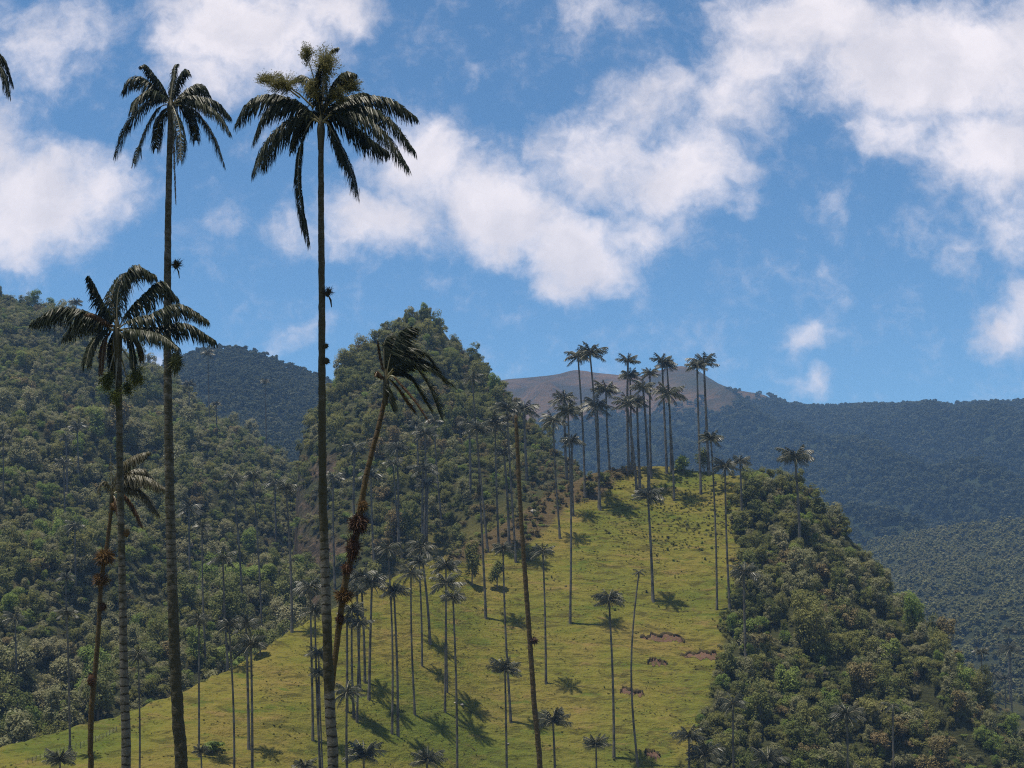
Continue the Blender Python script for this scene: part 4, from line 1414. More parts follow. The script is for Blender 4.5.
def big_palm(name, label, Y, center, path, rads_px, fronds, moss_fn, trunk_m, sprays=(), seed=0, leaf=1.1, shaft=True, foot_extra=0, group='tall palms standing in the foreground', wind=(0, 0, 0)):
    r = np.random.default_rng(seed)
    b = at(path[-1][0], path[-1][1], Y)
    gz = drop(b[0] + foot_extra, Y)[2]
    rp = np.array([b[0] + foot_extra, Y, gz])
    root = bpy.data.objects.new(name, None); COL.objects.link(root)
    root.location = rp
    tag(root, label, 'palm', group)
    me, P = fg_trunk(path, Y, rp, trunk_m, rads_px, moss_fn, seed=seed, foot_extra=foot_extra)
    link('trunk', me, root)
    c0 = at(center[0], center[1], Y)
    if shaft:
        top = P[0]
        w = np.interp(path[0][1], rads_px[0], rads_px[1]) * 0.5 * Y / F
        pp = bez([top - np.array([0, 0, 0.5]), top, (top + c0) / 2, c0, c0 + np.array([0, 0, 0.5])], 12)
        v, f = tube_np(pp, np.array([1.0, 1.05, 1.1, 1.2, 1.3, 1.35, 1.35, 1.25, 1.05, .8, .5, .2]) * w, 12)
        sm = mesh_np('leaf_base', v - rp, f, M_FROND_TAN, True)
        link('leaf_base', sm, root)
    for fr in fronds:
        pxs, opt = fr[0], (fr[1] if len(fr) > 1 else {})
        dd = opt.get('d', 0.0)
        k = len(pxs)
        ctrl = [c0 + np.array([0, 0, -0.05]) + r.normal(size=3) * 0.05]
        for i, q in enumerate(pxs):
            ctrl.append(at(q[0], q[1], Y + dd * ((i + 1) / k)))
        pts = bez(ctrl, 26)
        mats = [{'g': M_FROND, 'd': M_FROND_DRY, 't': M_FROND_TAN}[opt.get('m', 'g')], M_RACHIS]
        parts = frond_parts(pts - rp, opt.get('leaf', leaf), n=opt.get('n', 125), hang=opt.get('hang', 0.9), r=r, sidew=opt.get('side', 0.5),
                            wind=opt.get('wind', wind), rach=opt.get('rach', 0.045), start=opt.get('start', 0.12))
        o = link('frond', part_mesh('frond', parts, mats), root)
        if opt.get('label'): o['label'] = opt['label']
    for (px, py, sx, sy, dd, mt, fx, fy, nn) in sprays:
        c = at(px, py, Y + dd); s = at(fx, fy, Y)
        sz = np.array([sx * Y / F, (sx + sy) * 0.5 * Y / F, sy * Y / F])
        parts = spray_parts(c - rp, sz, r, s - rp, n=nn, droop=0.1 if mt == 'f' else 0.6)
        nm = 'flower_cluster' if mt == 'f' else 'fruit_cluster'
        link(nm, part_mesh(nm, parts, [M_FLOWER if mt == 'f' else M_FRUIT, M_RACHIS]), root)
    return root


ramp = lambda xs, ys: (lambda v: np.interp(v, xs, ys))
# second tallest, left
big_palm('wax_palm', 'tall palm with small drooping crown left of the tallest crown, trunk carrying a bromeliad', 85, (171, 104),
         [(171, 112), (169.5, 160), (168, 230), (167.5, 330), (168.5, 430), (171, 540), (174, 640), (178, 720), (181, 790)],
         ([100, 150, 250, 350, 450, 550, 650, 740, 800], [6.5, 6.5, 7.5, 8.5, 9.5, 10.5, 11.5, 12.5, 13]),
         [([(158, 100), (143, 107), (126, 127), (115, 156)], {'d': 0.6}),
          ([(162, 106), (153, 115), (142, 138), (134, 163)], {'d': -0.8}),
          ([(158, 90), (143, 79), (132, 80), (123, 92)], {'d': 1.0}),
          ([(163, 88), (154, 76), (146, 66), (141, 66)], {'d': -1.2, 'leaf': 0.9}),
          ([(172, 88), (174, 76), (175, 66), (178, 64)], {'d': 1.0, 'leaf': 0.7}),
          ([(176, 88), (181, 76), (186, 70), (190, 74)], {'d': -0.8, 'leaf': 0.8}),
          ([(183, 93), (195, 86), (203, 88), (209, 96)], {'d': 1.8}),
          ([(184, 98), (202, 99), (217, 104), (230, 117)], {'d': 0.7}),
          ([(184, 100), (200, 103), (217, 113), (230, 133)], {'d': -1.2}),
          ([(184, 106), (198, 114), (213, 135), (224, 164)], {'d': -0.4}),
          ([(175, 112), (179, 125), (181, 142), (180, 160)], {'d': -2.0}),
          ([(166, 110), (160, 120), (157, 135), (156, 148)], {'d': 2.0}),
          ([(178, 104), (188, 112), (194, 126), (196, 140)], {'d': 2.4}),
          ([(165, 98), (152, 92), (138, 98), (131, 112)], {'d': -2.0}),
          ([(173, 118), (174, 150), (175, 180), (176, 204)], {'d': -0.5, 'leaf': 0.28, 'm': 'd', 'label': 'dead brown frond hanging along the trunk'})],
         ramp([100, 200, 400, 560, 640, 700, 800], [0.3, 0.5, 0.55, 0.35, 0.8, 0.9, 0.7]), M_TRUNK, seed=1, leaf=1.35)
# tallest crown
big_palm('wax_palm', 'tallest foreground palm with wide dark crown, pale flower sprays and ringed grey trunk', 62, (321, 122),
         [(321, 139), (321, 200), (321.8, 300), (322, 400), (323, 500), (325.5, 580), (328, 660), (330.5, 720), (333, 790)],
         ([120, 150, 300, 450, 560, 620, 740, 800], [6.2, 6.2, 7.4, 8.4, 9.6, 10.4, 11.4, 11.6]),
         [([(300, 104), (270, 97), (250, 105), (237, 124)], {'d': 0.8}),
          ([(302, 106), (281, 104), (264, 116), (254, 140)], {'d': -0.6}),
          ([(305, 116), (284, 125), (266, 143), (254, 171)], {'d': -1.2, 'leaf': 1.6}),
          ([(309, 120), (290, 130), (275, 145), (263, 168)], {'d': 1.6, 'leaf': 1.1}),
          ([(312, 120), (302, 142), (298, 170), (301, 204), (309, 244)], {'d': -0.8, 'leaf': 1.0, 'side': 0.26, 'hang': 1.8, 'n': 230, 'label': 'long frond hanging straight down beside the trunk'}),
          ([(334, 110), (365, 99), (391, 102), (415, 117)], {'d': 0.8}),
          ([(334, 112), (360, 108), (390, 121), (414, 150)], {'d': -0.5}),
          ([(333, 114), (358, 116), (384, 133), (407, 166)], {'d': -1.3, 'leaf': 1.6}),
          ([(334, 118), (352, 128), (370, 142), (386, 152)], {'d': 1.7}),
          ([(328, 124), (337, 140), (348, 162), (357, 193)], {'d': -0.7}),
          ([(327, 120), (333, 132), (339, 148), (343, 166)], {'d': 1.5, 'leaf': 0.8}),
          ([(323, 95), (325, 70), (330, 52), (337, 48)], {'d': 0.6, 'leaf': 0.7}),
          ([(328, 98), (336, 82), (346, 73), (355, 74)], {'d': -0.8, 'leaf': 0.8}),
          ([(334, 104), (352, 96), (364, 94), (374, 98)], {'d': 2.0, 'leaf': 0.8}),
          ([(315, 98), (310, 82), (303, 76), (294, 80)], {'d': 1.6, 'leaf': 0.8}),
          ([(316, 112), (305, 122), (296, 136), (292, 152)], {'d': 2.0, 'leaf': 0.9}),
          ([(318, 92), (318, 78), (320, 66)], {'d': -1.2, 'leaf': 0.6})],
         ramp([100, 200, 400, 520, 545, 600, 640, 660, 688, 695, 800], [0.4, 0.6, 0.75, 1.0, 0.3, 0.1, 0.9, 1.0, 1.0, 0.0, 0.0]), M_TRUNK, seed=2, leaf=1.4,
         sprays=[(284, 84, 21, 10, -0.6, 'f', 314, 108, 190), (270, 79, 13, 7, -0.4, 'f', 300, 98, 80), (307, 55, 8, 11, 0.2, 'f', 319, 100, 80),
                 (325, 66, 14, 19, -0.8, 'f', 321, 104, 200), (348, 86, 14, 11, -0.4, 'f', 325, 108, 170), (338, 96, 11, 11, -0.8, 'f', 323, 112, 90),
                 (312, 88, 9, 11, -0.9, 'f', 320, 108, 90)])
# broad crown on the left
big_palm('wax_palm', 'palm with the broad arching crown and green fruit clusters at the left', 68, (117, 328),
         [(118, 352), (119, 400), (120, 470), (121.5, 550), (123, 620), (124.3, 690), (125.5, 790)],
         ([340, 420, 550, 650, 740, 800], [7.0, 7.2, 7.6, 8.6, 9.8, 10.2]),
         [([(104, 321), (84, 312), (60, 310), (34, 322)], {'d': 0.5, 'leaf': 1.5}),
          ([(109, 314), (101, 301), (94, 286), (89, 277)], {'d': -1.0, 'leaf': 0.9}),
          ([(117, 310), (120, 286), (134, 268), (154, 275)], {'d': 0.4, 'leaf': 1.5}),
          ([(114, 312), (113, 292), (121, 276), (134, 272)], {'d': 1.8, 'leaf': 1.3}),
          ([(126, 314), (141, 298), (160, 284), (177, 298)], {'d': 0.9, 'leaf': 1.5}),
          ([(128, 322), (150, 316), (180, 306), (207, 320)], {'d': -0.6, 'leaf': 1.35}),
          ([(130, 328), (155, 329), (185, 325), (214, 340)], {'d': 0.3, 'leaf': 1.4}),
          ([(128, 330), (145, 332), (162, 336), (178, 348)], {'d': -2.0, 'leaf': 1.2}),
          ([(108, 330), (98, 336), (90, 348), (86, 364)], {'d': -1.2, 'leaf': 1.2}),
          ([(110, 332), (104, 342), (102, 357), (101, 374)], {'d': -0.8, 'm': 'd', 'leaf': 0.7, 'label': 'withered brown frond hanging beside the trunk'}),
          ([(123, 334), (130, 342), (133, 354), (134, 368)], {'d': -0.8, 'leaf': 0.7}),
          ([(126, 332), (135, 338), (140, 348), (142, 360)], {'d': 0.8, 'm': 't', 'leaf': 0.7}),
          ([(110, 324), (100, 317), (92, 314), (85, 314)], {'d': -1.4, 'm': 'd', 'leaf': 0.35, 'label': 'pale brown stalk poking out left'}),
          ([(114, 334), (112, 346), (113, 360), (114, 378)], {'d': 1.2, 'leaf': 0.9}),
          ([(106, 326), (90, 322), (76, 326), (64, 338)], {'d': 2.4, 'leaf': 1.2})],
         ramp([340, 420, 520, 600, 660, 800], [0.6, 0.5, 0.45, 0.35, 0.15, 0.1]), M_TRUNK, seed=3, leaf=1.2,
         sprays=[(108, 376, 9, 15, -0.4, 'q', 117, 345, 120), (136, 373, 10, 13, -0.2, 'q', 120, 346, 120), (115, 392, 7, 14, -0.6, 'q', 118, 350, 70), (128, 384, 7, 12, 0.6, 'q', 119, 350, 60)])
# wind-blown leaning palm
WND = (0.55, -0.1, 0.1)
big_palm('wax_palm', 'leaning palm with fronds blown to the right and red brown clumps on its trunk', 74, (386, 378),
         [(385.5, 396), (378.5, 427), (371.7, 453), (365.5, 480), (360, 512), (354.5, 545), (347, 573), (342.5, 600), (339, 626), (334.5, 662), (331.5, 690), (331, 730), (332, 790)],
         ([390, 440, 500, 550, 600, 640, 800], [5.2, 5.6, 6.4, 8.0, 7.0, 6.2, 6.2]),
         [([(381, 358), (379, 348), (378, 341)], {'d': -0.4, 'm': 'd', 'leaf': 0.25, 'rach': 0.07, 'label': 'bare pale frond stalk'}),
          ([(384, 354), (384, 344), (388, 336), (395, 336)], {'d': 0.5, 'leaf': 0.8, 'wind': WND}),
          ([(390, 358), (397, 338), (406, 329), (414, 328)], {'d': -0.3, 'leaf': 1.3, 'wind': WND}),
          ([(394, 364), (405, 350), (422, 352), (438, 371)], {'d': 0.8, 'leaf': 1.2, 'wind': WND}),
          ([(398, 368), (412, 364), (432, 370), (453, 386)], {'d': -0.5, 'leaf': 1.1, 'wind': WND}),
          ([(396, 366), (408, 360), (427, 384), (440, 416)], {'d': -0.9, 'leaf': 1.2, 'wind': WND}),
          ([(396, 366), (410, 358), (430, 366), (446, 384)], {'d': 1.4, 'leaf': 1.2, 'wind': WND}),
          ([(394, 372), (408, 376), (420, 394), (430, 410)], {'d': 0.6, 'leaf': 1.1, 'wind': WND}),
          ([(392, 376), (401, 386), (413, 400), (427, 420)], {'d': -1.2, 'm': 'd', 'leaf': 0.7, 'wind': WND, 'label': 'dead red brown frond hanging right'}),
          ([(390, 380), (398, 390), (406, 402), (414, 412)], {'d': 1.0, 'm': 'd', 'leaf': 0.7, 'wind': WND}),
          ([(386, 386), (389, 396), (393, 410)], {'d': -0.6, 'leaf': 0.7, 'wind': WND}),
          ([(392, 352), (398, 346), (408, 344), (420, 350)], {'d': 1.8, 'leaf': 1.2, 'wind': WND}),
          ([(380, 374), (377, 372), (375, 376)], {'d': -0.5, 'm': 'd', 'leaf': 0.3})],
         ramp([390, 470, 500, 560, 640, 800], [0.1, 0.3, 1.0, 1.0, 0.9, 0.7]), M_TRUNK_BRN, seed=4, leaf=1.1)
# ragged palm behind the left trunk
big_palm('wax_palm', 'ragged palm with yellowing fronds partly behind the left trunk, bushy clumps on its stem', 92, (112, 494),
         [(111.5, 506), (109, 528), (106.5, 548), (103.5, 563), (100.5, 592), (98.5, 630), (95.5, 668), (91.5, 708), (90.3, 750), (90, 790)],
         ([490, 550, 640, 700, 800], [3.6, 4.4, 5.0, 5.6, 6.0]),
         [([(109, 486), (105, 482), (100, 485), (98.5, 493)], {'d': -0.6, 'm': 't', 'leaf': 0.7, 'n': 40}),
          ([(111.5, 480), (111, 466), (110.5, 454)], {'d': 0.3, 'm': 't', 'leaf': 0.45, 'n': 30}),
          ([(116, 478), (124, 464), (136, 456), (148, 452)], {'d': -0.6, 'm': 't', 'leaf': 1.1}),
          ([(117, 482), (130, 472), (142, 470), (152, 478)], {'d': 1.4, 'leaf': 1.2, 'm': 't'}),
          ([(118, 484), (130, 477), (147, 478), (165, 488)], {'d': -0.8, 'm': 't', 'leaf': 1.4}),
          ([(119, 488), (132, 487), (146, 496), (158, 513)], {'d': -0.3, 'm': 't', 'leaf': 1.3}),
          ([(117, 492), (126, 497), (134, 508), (142, 525)], {'d': 0.7, 'm': 'd', 'leaf': 1.0}),
          ([(115, 498), (117, 506), (118, 516)], {'d': -0.7, 'm': 'd', 'leaf': 0.5, 'n': 30})],
         ramp([490, 800], [0.6, 0.8]), M_TRUNK_BRN, seed=5, leaf=0.9, shaft=True)
# palm at the left border, only frond tips reach into the picture
big_palm('wax_palm', 'palm at the upper left border showing only dark frond tips', 70, (-34, 66),
         [(-34, 82), (-35, 200), (-36, 400), (-34, 600), (-33, 790)], ([80, 400, 800], [7, 9, 12]),
         [([(-20, 58), (-8, 60), (3, 72), (9, 96)], {'d': -0.5}), ([(-20, 54), (-8, 52), (4, 60), (13, 84)], {'d': 0.5}),
          ([(-24, 76), (-16, 90), (-10, 110)], {'d': -1}), ([(-48, 58), (-70, 60), (-88, 90)], {'d': 0.6}), ([(-46, 66), (-66, 78), (-80, 110)], {'d': -1}),
          ([(-34, 46), (-30, 30), (-20, 24)], {'d': 0.5}), ([(-40, 46), (-52, 34), (-64, 36)], {'d': 0.8}), ([(-30, 82), (-28, 100), (-26, 122)], {'d': 1}),
          ([(-42, 74), (-50, 92), (-54, 116)], {'d': -1.2}), ([(-26, 50), (-14, 42), (-4, 46)], {'d': 1.8})],
         ramp([80, 800], [0.5, 0.5]), M_TRUNK, seed=6)

# headless trunk on the pasture
B = hit(541, 800)
root = bpy.data.objects.new('dead_palm', None); COL.objects.link(root)
Yd = 190.0
bb = at(541, 800, Yd); gz = drop(bb[0], Yd)[2]
root.location = (bb[0], Yd, gz)
tag(root, 'headless brown palm trunk without any crown, leaning slightly left', 'palm')
me, _ = fg_trunk([(516, 418), (517.5, 450), (520, 500), (524, 560), (529, 630), (534, 700), (541, 800)], Yd, np.array(root.location), M_TRUNK_BRN,
                 ([410, 430, 560, 700, 800], [3.2, 4.2, 4.8, 5.6, 6.0]), lambda v: np.full_like(v, 0.8), sides=14, seed=9)
link('trunk', me, root)
r = np.random.default_rng(3)
tp = at(516, 418, Yd) - np.array(root.location)
v, f = tube_np([tp + np.array([0, 0, -0.3]), tp + np.array([0.02, 0, 0.25]), tp + np.array([-0.05, 0, 0.5])], [0.24, 0.22, 0.05], 9)
link('broken_top', mesh_np('broken_top', v, f, M_TRUNK_BRN, True), root)


# ---- epiphytes: each clump a plant of its own sitting on a trunk
def clump_mat(name, a, b):
    return palm_leaf_mat(name, a, b, 0.75, 0.2, 0.2)


M_CL_RED = clump_mat('epiphyte_red_brown', (0.045, 0.024, 0.013), (0.105, 0.052, 0.027))
M_CL_ORG = clump_mat('epiphyte_orange', (0.095, 0.055, 0.020), (0.165, 0.100, 0.036))
M_CL_GRN = clump_mat('epiphyte_green', (0.05, 0.065, 0.02), (0.10, 0.105, 0.032))
M_CL_DRK = clump_mat('epiphyte_dark', (0.03, 0.028, 0.015), (0.065, 0.055, 0.025))


def clump(px, py, w, h, Y, mat, label, seed, n=170, name='bromeliad', spiky=0.0, cat='epiphyte', hang=None):
    """shaggy rosette plant"""
    r = np.random.default_rng(seed)
    c = at(px, py, Y)
    s = Y / F
    n = int(n * 2.6)
    d = r.normal(size=(n, 3)); d /= np.linalg.norm(d, axis=1)[:, None]
    base = d * np.array([w, w, h]) * s * r.uniform(0.05, 0.5, (n, 1))
    tip = d * np.array([w, w, h]) * s * r.uniform(0.5, 1.02, (n, 1)) + r.normal(size=(n, 3)) * w * s * 0.20
    tip[:, 2] += w * s * (0.25 * spiky - 0.15 * (1 - spiky)) * r.uniform(0, 1, n)
    mid = (base + tip) / 2 + np.array([0, 0, w * s * 0.12])
    side = np.cross(d, r.normal(size=(n, 3))); side /= np.linalg.norm(side, axis=1)[:, None]
    wd = side * w * s * 0.055
    v = np.stack([base - wd, base + wd, mid - wd * .8, mid + wd * .8, tip - wd * .1, tip + wd * .1], 1).reshape(-1, 3)
    b = np.arange(n)[:, None] * 6
    f = np.concatenate([b + np.array([0, 1, 3, 2]), b + np.array([2, 3, 5, 4])])
    parts = [(v, f, 0)]
    # dense heart
    th = np.linspace(0, PI, 7)
    vv, ff = tube_np(np.stack([0 * th, 0 * th, -np.cos(th) * h * s * 0.6], -1), np.sin(th) * w * s * (0.62 - 0.3 * spiky) + 0.005, 9)
    vv = vv + r.normal(size=vv.shape) * w * s * 0.07
    parts.append((vv, ff, 0))
    if hang:
        hp = [(0, 0, -h * s * 0.3), (hang[0] * s * 0.7, 0, -hang[1] * s * 0.5), (hang[0] * s, 0, -hang[1] * s)]
        vv, ff = tube_np(hp, [0.03, 0.05, 0.02], 5); parts.append((vv, ff, 0))
    o = link(name, part_mesh(name, parts, [mat]), loc=tuple(c))
    tag(o, label, cat, 'plants growing on palm trunks')
    return o


clump(176, 265, 8, 6, 84.7, M_CL_DRK, 'spiky dark bromeliad on the trunk of the second tallest palm', 1, 60, spiky=1, hang=(4, 14))
clump(176, 362, 8, 15, 84.6, M_CL_GRN, 'leafy green clump hanging on the trunk behind the broad crown', 2, 260, name='epiphyte_clump')
clump(328, 293, 7, 6, 61.8, M_CL_DRK, 'spiky dark bromeliad on the upper trunk of the tallest palm', 3, 60, spiky=1, hang=(4, 15))
clump(326, 346, 4, 4, 61.8, M_CL_DRK, 'small dark tuft midway on the tallest palm trunk, upper of two', 4, 40, name='epiphyte_clump')
clump(326.5, 361, 5, 5, 61.8, M_CL_DRK, 'small dark tuft midway on the tallest palm trunk, lower of two', 5, 50, name='epiphyte_clump')
clump(363, 506, 7, 8, 73.8, M_CL_ORG, 'yellowish clump topmost on the leaning palm trunk', 6, 160, name='epiphyte_clump')
clump(358.5, 524, 12, 12, 73.8, M_CL_RED, 'biggest red brown clump on the leaning palm trunk', 7, 320, name='epiphyte_clump')
clump(353, 548, 9, 16, 73.8, M_CL_RED, 'long red brown clump wrapped round the leaning palm trunk', 8, 300, name='epiphyte_clump')
clump(347, 569, 7, 8, 73.8, M_CL_RED, 'ragged red clump just below the long one on the leaning palm', 9, 140, name='epiphyte_clump')
clump(344, 597, 11, 8, 73.8, M_CL_ORG, 'bright orange brown bromeliad low on the leaning palm trunk', 10, 240, spiky=0.7)
clump(340, 619, 6, 7, 73.8, M_CL_RED, 'lowest small red clump on the leaning palm trunk', 11, 110, name='epiphyte_clump')
clump(105, 558, 11, 10, 91.7, M_CL_ORG, 'yellow brown bushy bromeliad on the ragged palm stem, upper of two big ones', 12, 240, spiky=0.4)
clump(100.5, 581, 9, 8, 91.7, M_CL_ORG, 'orange brown bushy bromeliad on the ragged palm stem, lower of two big ones', 13, 200, spiky=0.4)
clump(103, 607, 5, 6, 91.7, M_CL_RED, 'small red brown tuft below the two bushy bromeliads on the ragged palm', 14, 90, name='epiphyte_clump')
clump(114, 507, 6, 6, 91.7, M_CL_ORG, 'orange tuft just under the crown of the ragged palm', 15, 90, name='epiphyte_clump')
clump(91, 680, 5, 9, 91.7, M_CL_RED, 'faint reddish tuft low on the ragged palm stem', 16, 80, name='epiphyte_clump')
clump(534, 641, 6, 5, 189.8, M_CL_RED, 'small red brown tuft on the headless trunk', 17, 70, name='epiphyte_clump')
clump(127, 533, 4, 6, 67.8, M_CL_ORG, 'small orange tuft on the trunk of the broad crowned palm', 18, 60, name='epiphyte_clump')
b = hit(486, 618)
clump(479, 489, 3.5, 9, hit(486, 618)[1] - 0.4, M_CL_DRK, 'dark clump halfway up a thin palm below the peak', 19, 120, name='epiphyte_clump')

# ------------------------------------------------------------------ single trees and bushes on and round the pasture
def bush(px, py, w, h, sp, label, name='bush', cat='bush', seed=0, kind=0, group=None):
    """foot at pixel (px,py); w = half width, h = height in pixels"""
    B = hit(px, py)
    s = B[1] / F
    W_, H_ = w * s, h * s
    root = bpy.data.objects.new(name, None); COL.objects.link(root); root.location = B
    tag(root, label, cat, group)
    r = np.random.default_rng(900 + seed)
    cz = H_ * 0.58
    parts = []; cs = []
    nl = 9 if kind == 0 else 13
    for k in range(nl):
        th = r.uniform(0, 2 * PI); q = 0.6 * math.sqrt(r.uniform())
        cs.append(np.array([q * W_ * math.cos(th), q * W_ * math.sin(th), cz + r.uniform(-0.3, 0.32) * H_]))
    lf = 0.30
    for c in cs:
        n = 150
        d = r.normal(size=(n, 3)); d /= np.linalg.norm(d, axis=1)[:, None]
        p = c + d * r.uniform(0.5, 1.05, (n, 1)) * np.array([W_ * 0.42, W_ * 0.42, H_ * 0.19])
        nn = d + r.normal(size=(n, 3)) * 0.5; nn[:, 2] += 0.7; nn /= np.linalg.norm(nn, axis=1)[:, None]
        v, f = quads_from(p, nn, lf * r.uniform(0.7, 1.4, n), 1.5, r)
        parts.append((v, f, 0))
    link('crown', part_mesh('crown', parts, [M_LEAF[sp]]), root)
    tp = []
    v, f = tube_np([(0, 0, -0.5), (0.05, 0, H_ * 0.25), (0, 0.05, cz)], [0.22, 0.16, 0.07], 7); tp.append((v, f, 0))
    for c in cs[:5]:
        v, f = tube_np([(0, 0, H_ * 0.22), c * 0.6 + np.array([0, 0, H_ * 0.1]), c], [0.09, 0.06, 0.03], 5); tp.append((v, f, 0))
    link('trunk', part_mesh('trunk', tp, [M_BARK]), root)
    return root


bush(472, 585, 8, 48, 1, 'slim upright leafy tree alone at the top edge of the pasture', 'tree', 'tree', 1, 1)
bush(497, 590, 10, 32, 0, 'round dark bush beside the slim upright tree on the pasture edge', seed=2)
bush(580, 468, 14, 22, 4, 'leafy green bush left of the hilltop trio', seed=3)
bush(622, 466, 16, 24, 1, 'yellow green rounded bush at the foot of the hilltop trio', seed=4)
bush(655, 466, 12, 18, 1, 'olive bush right of the hilltop trio on the skyline', seed=5)
bush(683, 474, 11, 18, 4, 'green shrub under the hilltop twin palms', seed=6)
bush(704, 474, 10, 32, 0, 'dark upright bush at the foot of the rightmost hilltop palm', seed=7)
bush(604, 484, 8, 12, 0, 'low dark bush on the crest below the midheight palm', seed=8)
bush(590, 495, 9, 14, 1, 'scruffy low bush on the bracken crest', seed=9)
bush(700, 452, 6, 1, 1, '', seed=10) if False else None
bush(222, 672, 13, 28, 4, 'bright green bush on the left pasture edge before the forest', seed=11)
bush(260, 655, 12, 26, 0, 'dark bush on the left pasture edge nearest the cliff', seed=12)
bush(212, 752, 13, 10, 4, 'low leafy shrub on the pasture right of the second tallest trunk', seed=13)
bush(456, 545, 11, 24, 0, 'dark leafy bush above the pasture group of palms', seed=14)
bush(530, 560, 9, 13, 1, 'small olive bush right of the headless trunk on the upper pasture', seed=15)

# bare soil scars on the pasture
m, t, out = new_mat('red_soil')
n = t.noise(pos_node(t), 1.2, 5, 0.7)
princ(t, out, t.mix(n.outputs['Fac'], (0.060, 0.032, 0.020), (0.165, 0.100, 0.066)), 0.95, 0.1, n.outputs['Fac'], 0.2)
M_SOIL = m
m, t, out = new_mat('turf_lip')
n = t.noise(pos_node(t), 1.6, 5, 0.7)
princ(t, out, t.mix(n.outputs['Fac'], (0.030, 0.022, 0.012), (0.075, 0.060, 0.025)), 0.95, 0.1, n.outputs['Fac'], 0.2)
M_LIP = m


def scar(px, py, w, h, seed, label):
    """slumped hollow: tilted soil face under an overhanging turf lip"""
    r = np.random.default_rng(seed)
    B = hit(px, py); s = B[1] / F
    W_ = w * s; up = h * s * 1.35
    root = bpy.data.objects.new('soil_scar', None); COL.objects.link(root); root.location = B
    tag(root, label, 'soil scar', 'bare soil scars on the pasture')
    na, nb = 28, 7
    xs = np.linspace(-W_, W_, na)
    V = np.zeros((na, nb, 3))
    for i, x in enumerate(xs):
        e = (max(0.02, 1 - abs(x / W_) ** 5)) * (0.75 + 0.5 * math.sin(i * 0.55 + seed * 2) * math.sin(i * 0.23 + seed))
        jag = 0.55 * math.sin(i * 0.9 + seed) * r.uniform(0.2, 1) + 0.4 * r.normal()
        for j in range(nb):
            u = j / (nb - 1)
            yv = B[1] + (u - 0.4) * up * 1.5 * e + jag * 0.6
            z = GRASS.h(np.array(B[0] + x), np.array(yv))
            V[i, j] = (x, yv - B[1], z - B[2] + 0.10 + 0.10 * r.normal() * (0 < j < nb - 1) - (0.35 if i in (0, na - 1) else 0))
    i = np.arange(na - 1)[:, None] * nb + np.arange(nb - 1)[None, :]
    f = np.stack([i, i + nb, i + nb + 1, i + 1], -1).reshape(-1, 4)
    link('soil_face', mesh_np('soil_face', V.reshape(-1, 3), f, M_SOIL, True), root)
    # lip: ragged turf edge along the top
    top = V[:, -1] + np.array([0, 0.0, 0.12])
    a = top + np.array([0, 0.25, 0.35]); b = top + np.array([0, -0.35, 0.10]); c = top + np.array([0, -0.35, -0.75])
    a = a + r.normal(size=a.shape) * 0.10; b = b + r.normal(size=b.shape) * 0.16; c = c + r.normal(size=c.shape) * 0.28
    LV = np.stack([a, b, c], 1).reshape(-1, 3)
    i = np.arange(na - 1)[:, None] * 3 + np.arange(2)[None, :]
    f = np.stack([i, i + 3, i + 4, i + 1], -1).reshape(-1, 4)
    link('turf_lip', mesh_np('turf_lip', LV, f, M_LIP), root)


scar(662, 639, 22, 5, 1, 'long red soil scar on the pasture, upper one near the thicket')
scar(703, 656, 22, 6, 2, 'widest red soil scar on the pasture, touching the thicket edge')
scar(657, 663, 10, 3, 3, 'short dark scar between the two long red ones on the pasture')
scar(632, 693, 12, 4, 4, 'soil scar around the foot line of the curved tattered palm')
scar(653, 755, 7, 5, 7, 'small dark hollow near the bottom right of the pasture')

# stones
m, t, out = new_mat('pale_stone')
n = t.noise(pos_node(t), 2.5, 5, 0.7)
princ(t, out, t.mix(n.outputs['Fac'], (0.22, 0.20, 0.17), (0.48, 0.44, 0.38)), 0.9, 0.2, n.outputs['Fac'], 0.1)
M_STONE = m


def stone(px, py, w, label, seed):
    r = np.random.default_rng(seed)
    B = hit(px, py); s = w * B[1] / F
    th = np.linspace(0.05, PI - 0.05, 7)
    v, f = tube_np(np.stack([0 * th, 0 * th, -np.cos(th) * s * 0.6], -1), np.sin(th) * s, 9)
    v = v * (1 + 0.18 * r.normal(size=(len(v), 1)))
    o = link('stone', mesh_np('stone', v, f, M_STONE), loc=(B[0], B[1], B[2] + s * 0.15))
    tag(o, label, 'stone')


stone(462, 705, 2.0, 'pale stone lying on the pasture beside a palm shadow', 1)
stone(533, 512, 3.0, 'pale boulder on the bracken bank right of the headless trunk', 2)
stone(455, 703, 1.2, 'smaller pale stone left of the bigger one on the pasture', 3)
stone(508, 744, 1.2, 'small light stone left of the headless trunk foot', 4)

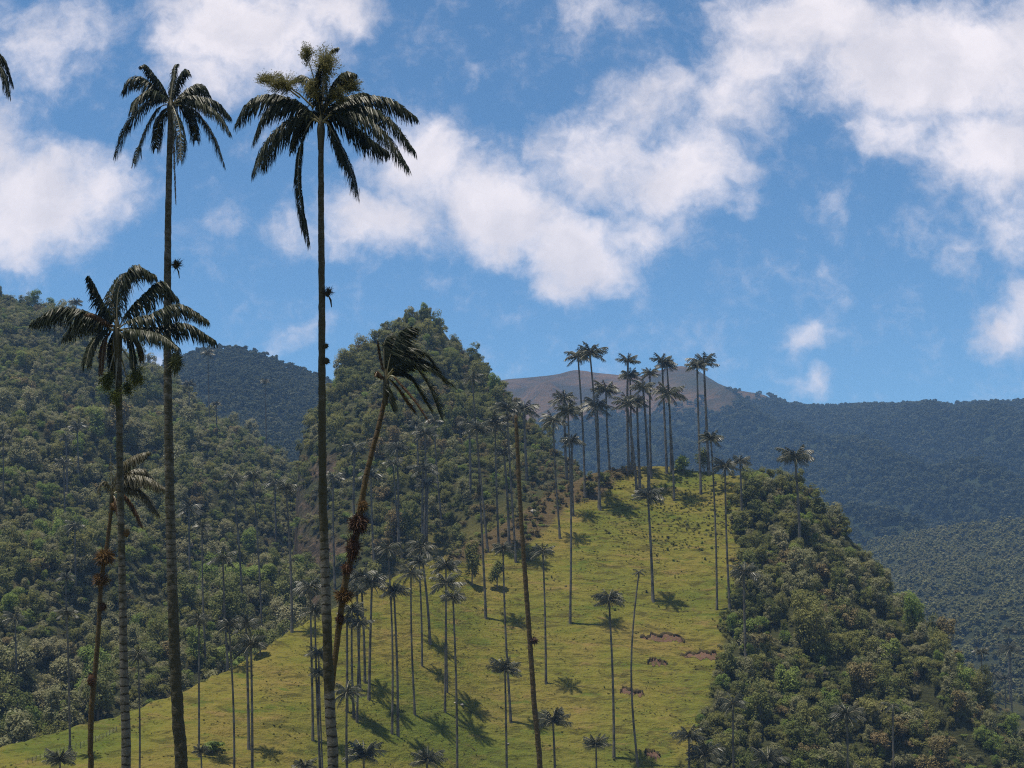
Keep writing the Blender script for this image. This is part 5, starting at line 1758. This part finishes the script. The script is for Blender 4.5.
# fence on the lower left pasture
m, t, out = new_mat('weathered_wood')
n = t.noise(pos_node(t), 4, 4, 0.6)
princ(t, out, t.mix(n.outputs['Fac'], (0.10, 0.085, 0.065), (0.24, 0.21, 0.17)), 0.9, 0.15)
M_WOOD = m
m, t, out = new_mat('fence_wire')
b = princ(t, out, (0.18, 0.17, 0.16), 0.5, 0.5); b.inputs['Metallic'].default_value = 0.8
M_WIRE = m
pth = [(28, 764), (44, 758), (60, 753), (76, 749), (92, 743), (106, 737), (120, 729)]
posts = []
for a_, b_ in zip(pth[:-1], pth[1:]):
    for u in np.arange(0, 1, 0.25):
        posts.append((a_[0] + (b_[0] - a_[0]) * u, a_[1] + (b_[1] - a_[1]) * u))
W0 = hit(*posts[0])
root = bpy.data.objects.new('fence', None); COL.objects.link(root); root.location = W0
tag(root, 'low wire fence with wooden posts crossing the pasture at the lower left', 'fence')
tops = []
fr = np.random.default_rng(5)
for p_ in posts:
    B = hit(*p_) - W0
    hgt = fr.uniform(0.85, 1.1)
    v, f = tube_np([B + np.array([0, 0, -0.3]), B + np.array([fr.normal() * 0.04, 0, hgt * 0.6]), B + np.array([fr.normal() * 0.06, 0, hgt])], [0.06, 0.055, 0.05], 6)
    cap = np.arange(12, 18)[None, :]
    link('post', mesh_np('post', v, f, M_WOOD, False), root)
    tops.append(B)
wp = []
for hh in (0.3, 0.55, 0.8):
    v, f = tube_np(np.array(tops) + np.array([0, 0, hh]), np.full(len(tops), 0.012), 4); wp.append((v, f, 0))
link('wire', part_mesh('wire', wp, [M_WIRE]), root)

# ------------------------------------------------------------------ air
m = bpy.data.materials.new('mountain_air')
m.use_nodes = True
m.node_tree.nodes.clear()
t = NT(m.node_tree)
out = t.node('ShaderNodeOutputMaterial')
pv = t.node('ShaderNodeVolumePrincipled')
pv.inputs['Color'].default_value = HAZE_COLOR + (1.0,)
pv.inputs['Density'].default_value = HAZE_DENSITY
pv.inputs['Anisotropy'].default_value = 0.0
t.l.new(pv.outputs[0], out.inputs['Volume'])
x0, x1, y0, y1, z0, z1 = -13000, 13000, -13000, 13000, -140, 510
v = np.array([(x0, y0, z0), (x1, y0, z0), (x1, y1, z0), (x0, y1, z0), (x0, y0, z1), (x1, y0, z1), (x1, y1, z1), (x0, y1, z1)], float)
f = np.array([(0, 3, 2, 1), (4, 5, 6, 7), (0, 1, 5, 4), (1, 2, 6, 5), (2, 3, 7, 6), (3, 0, 4, 7)])
o = link('haze', mesh_np('haze', v, f, m))
o['kind'] = 'stuff'
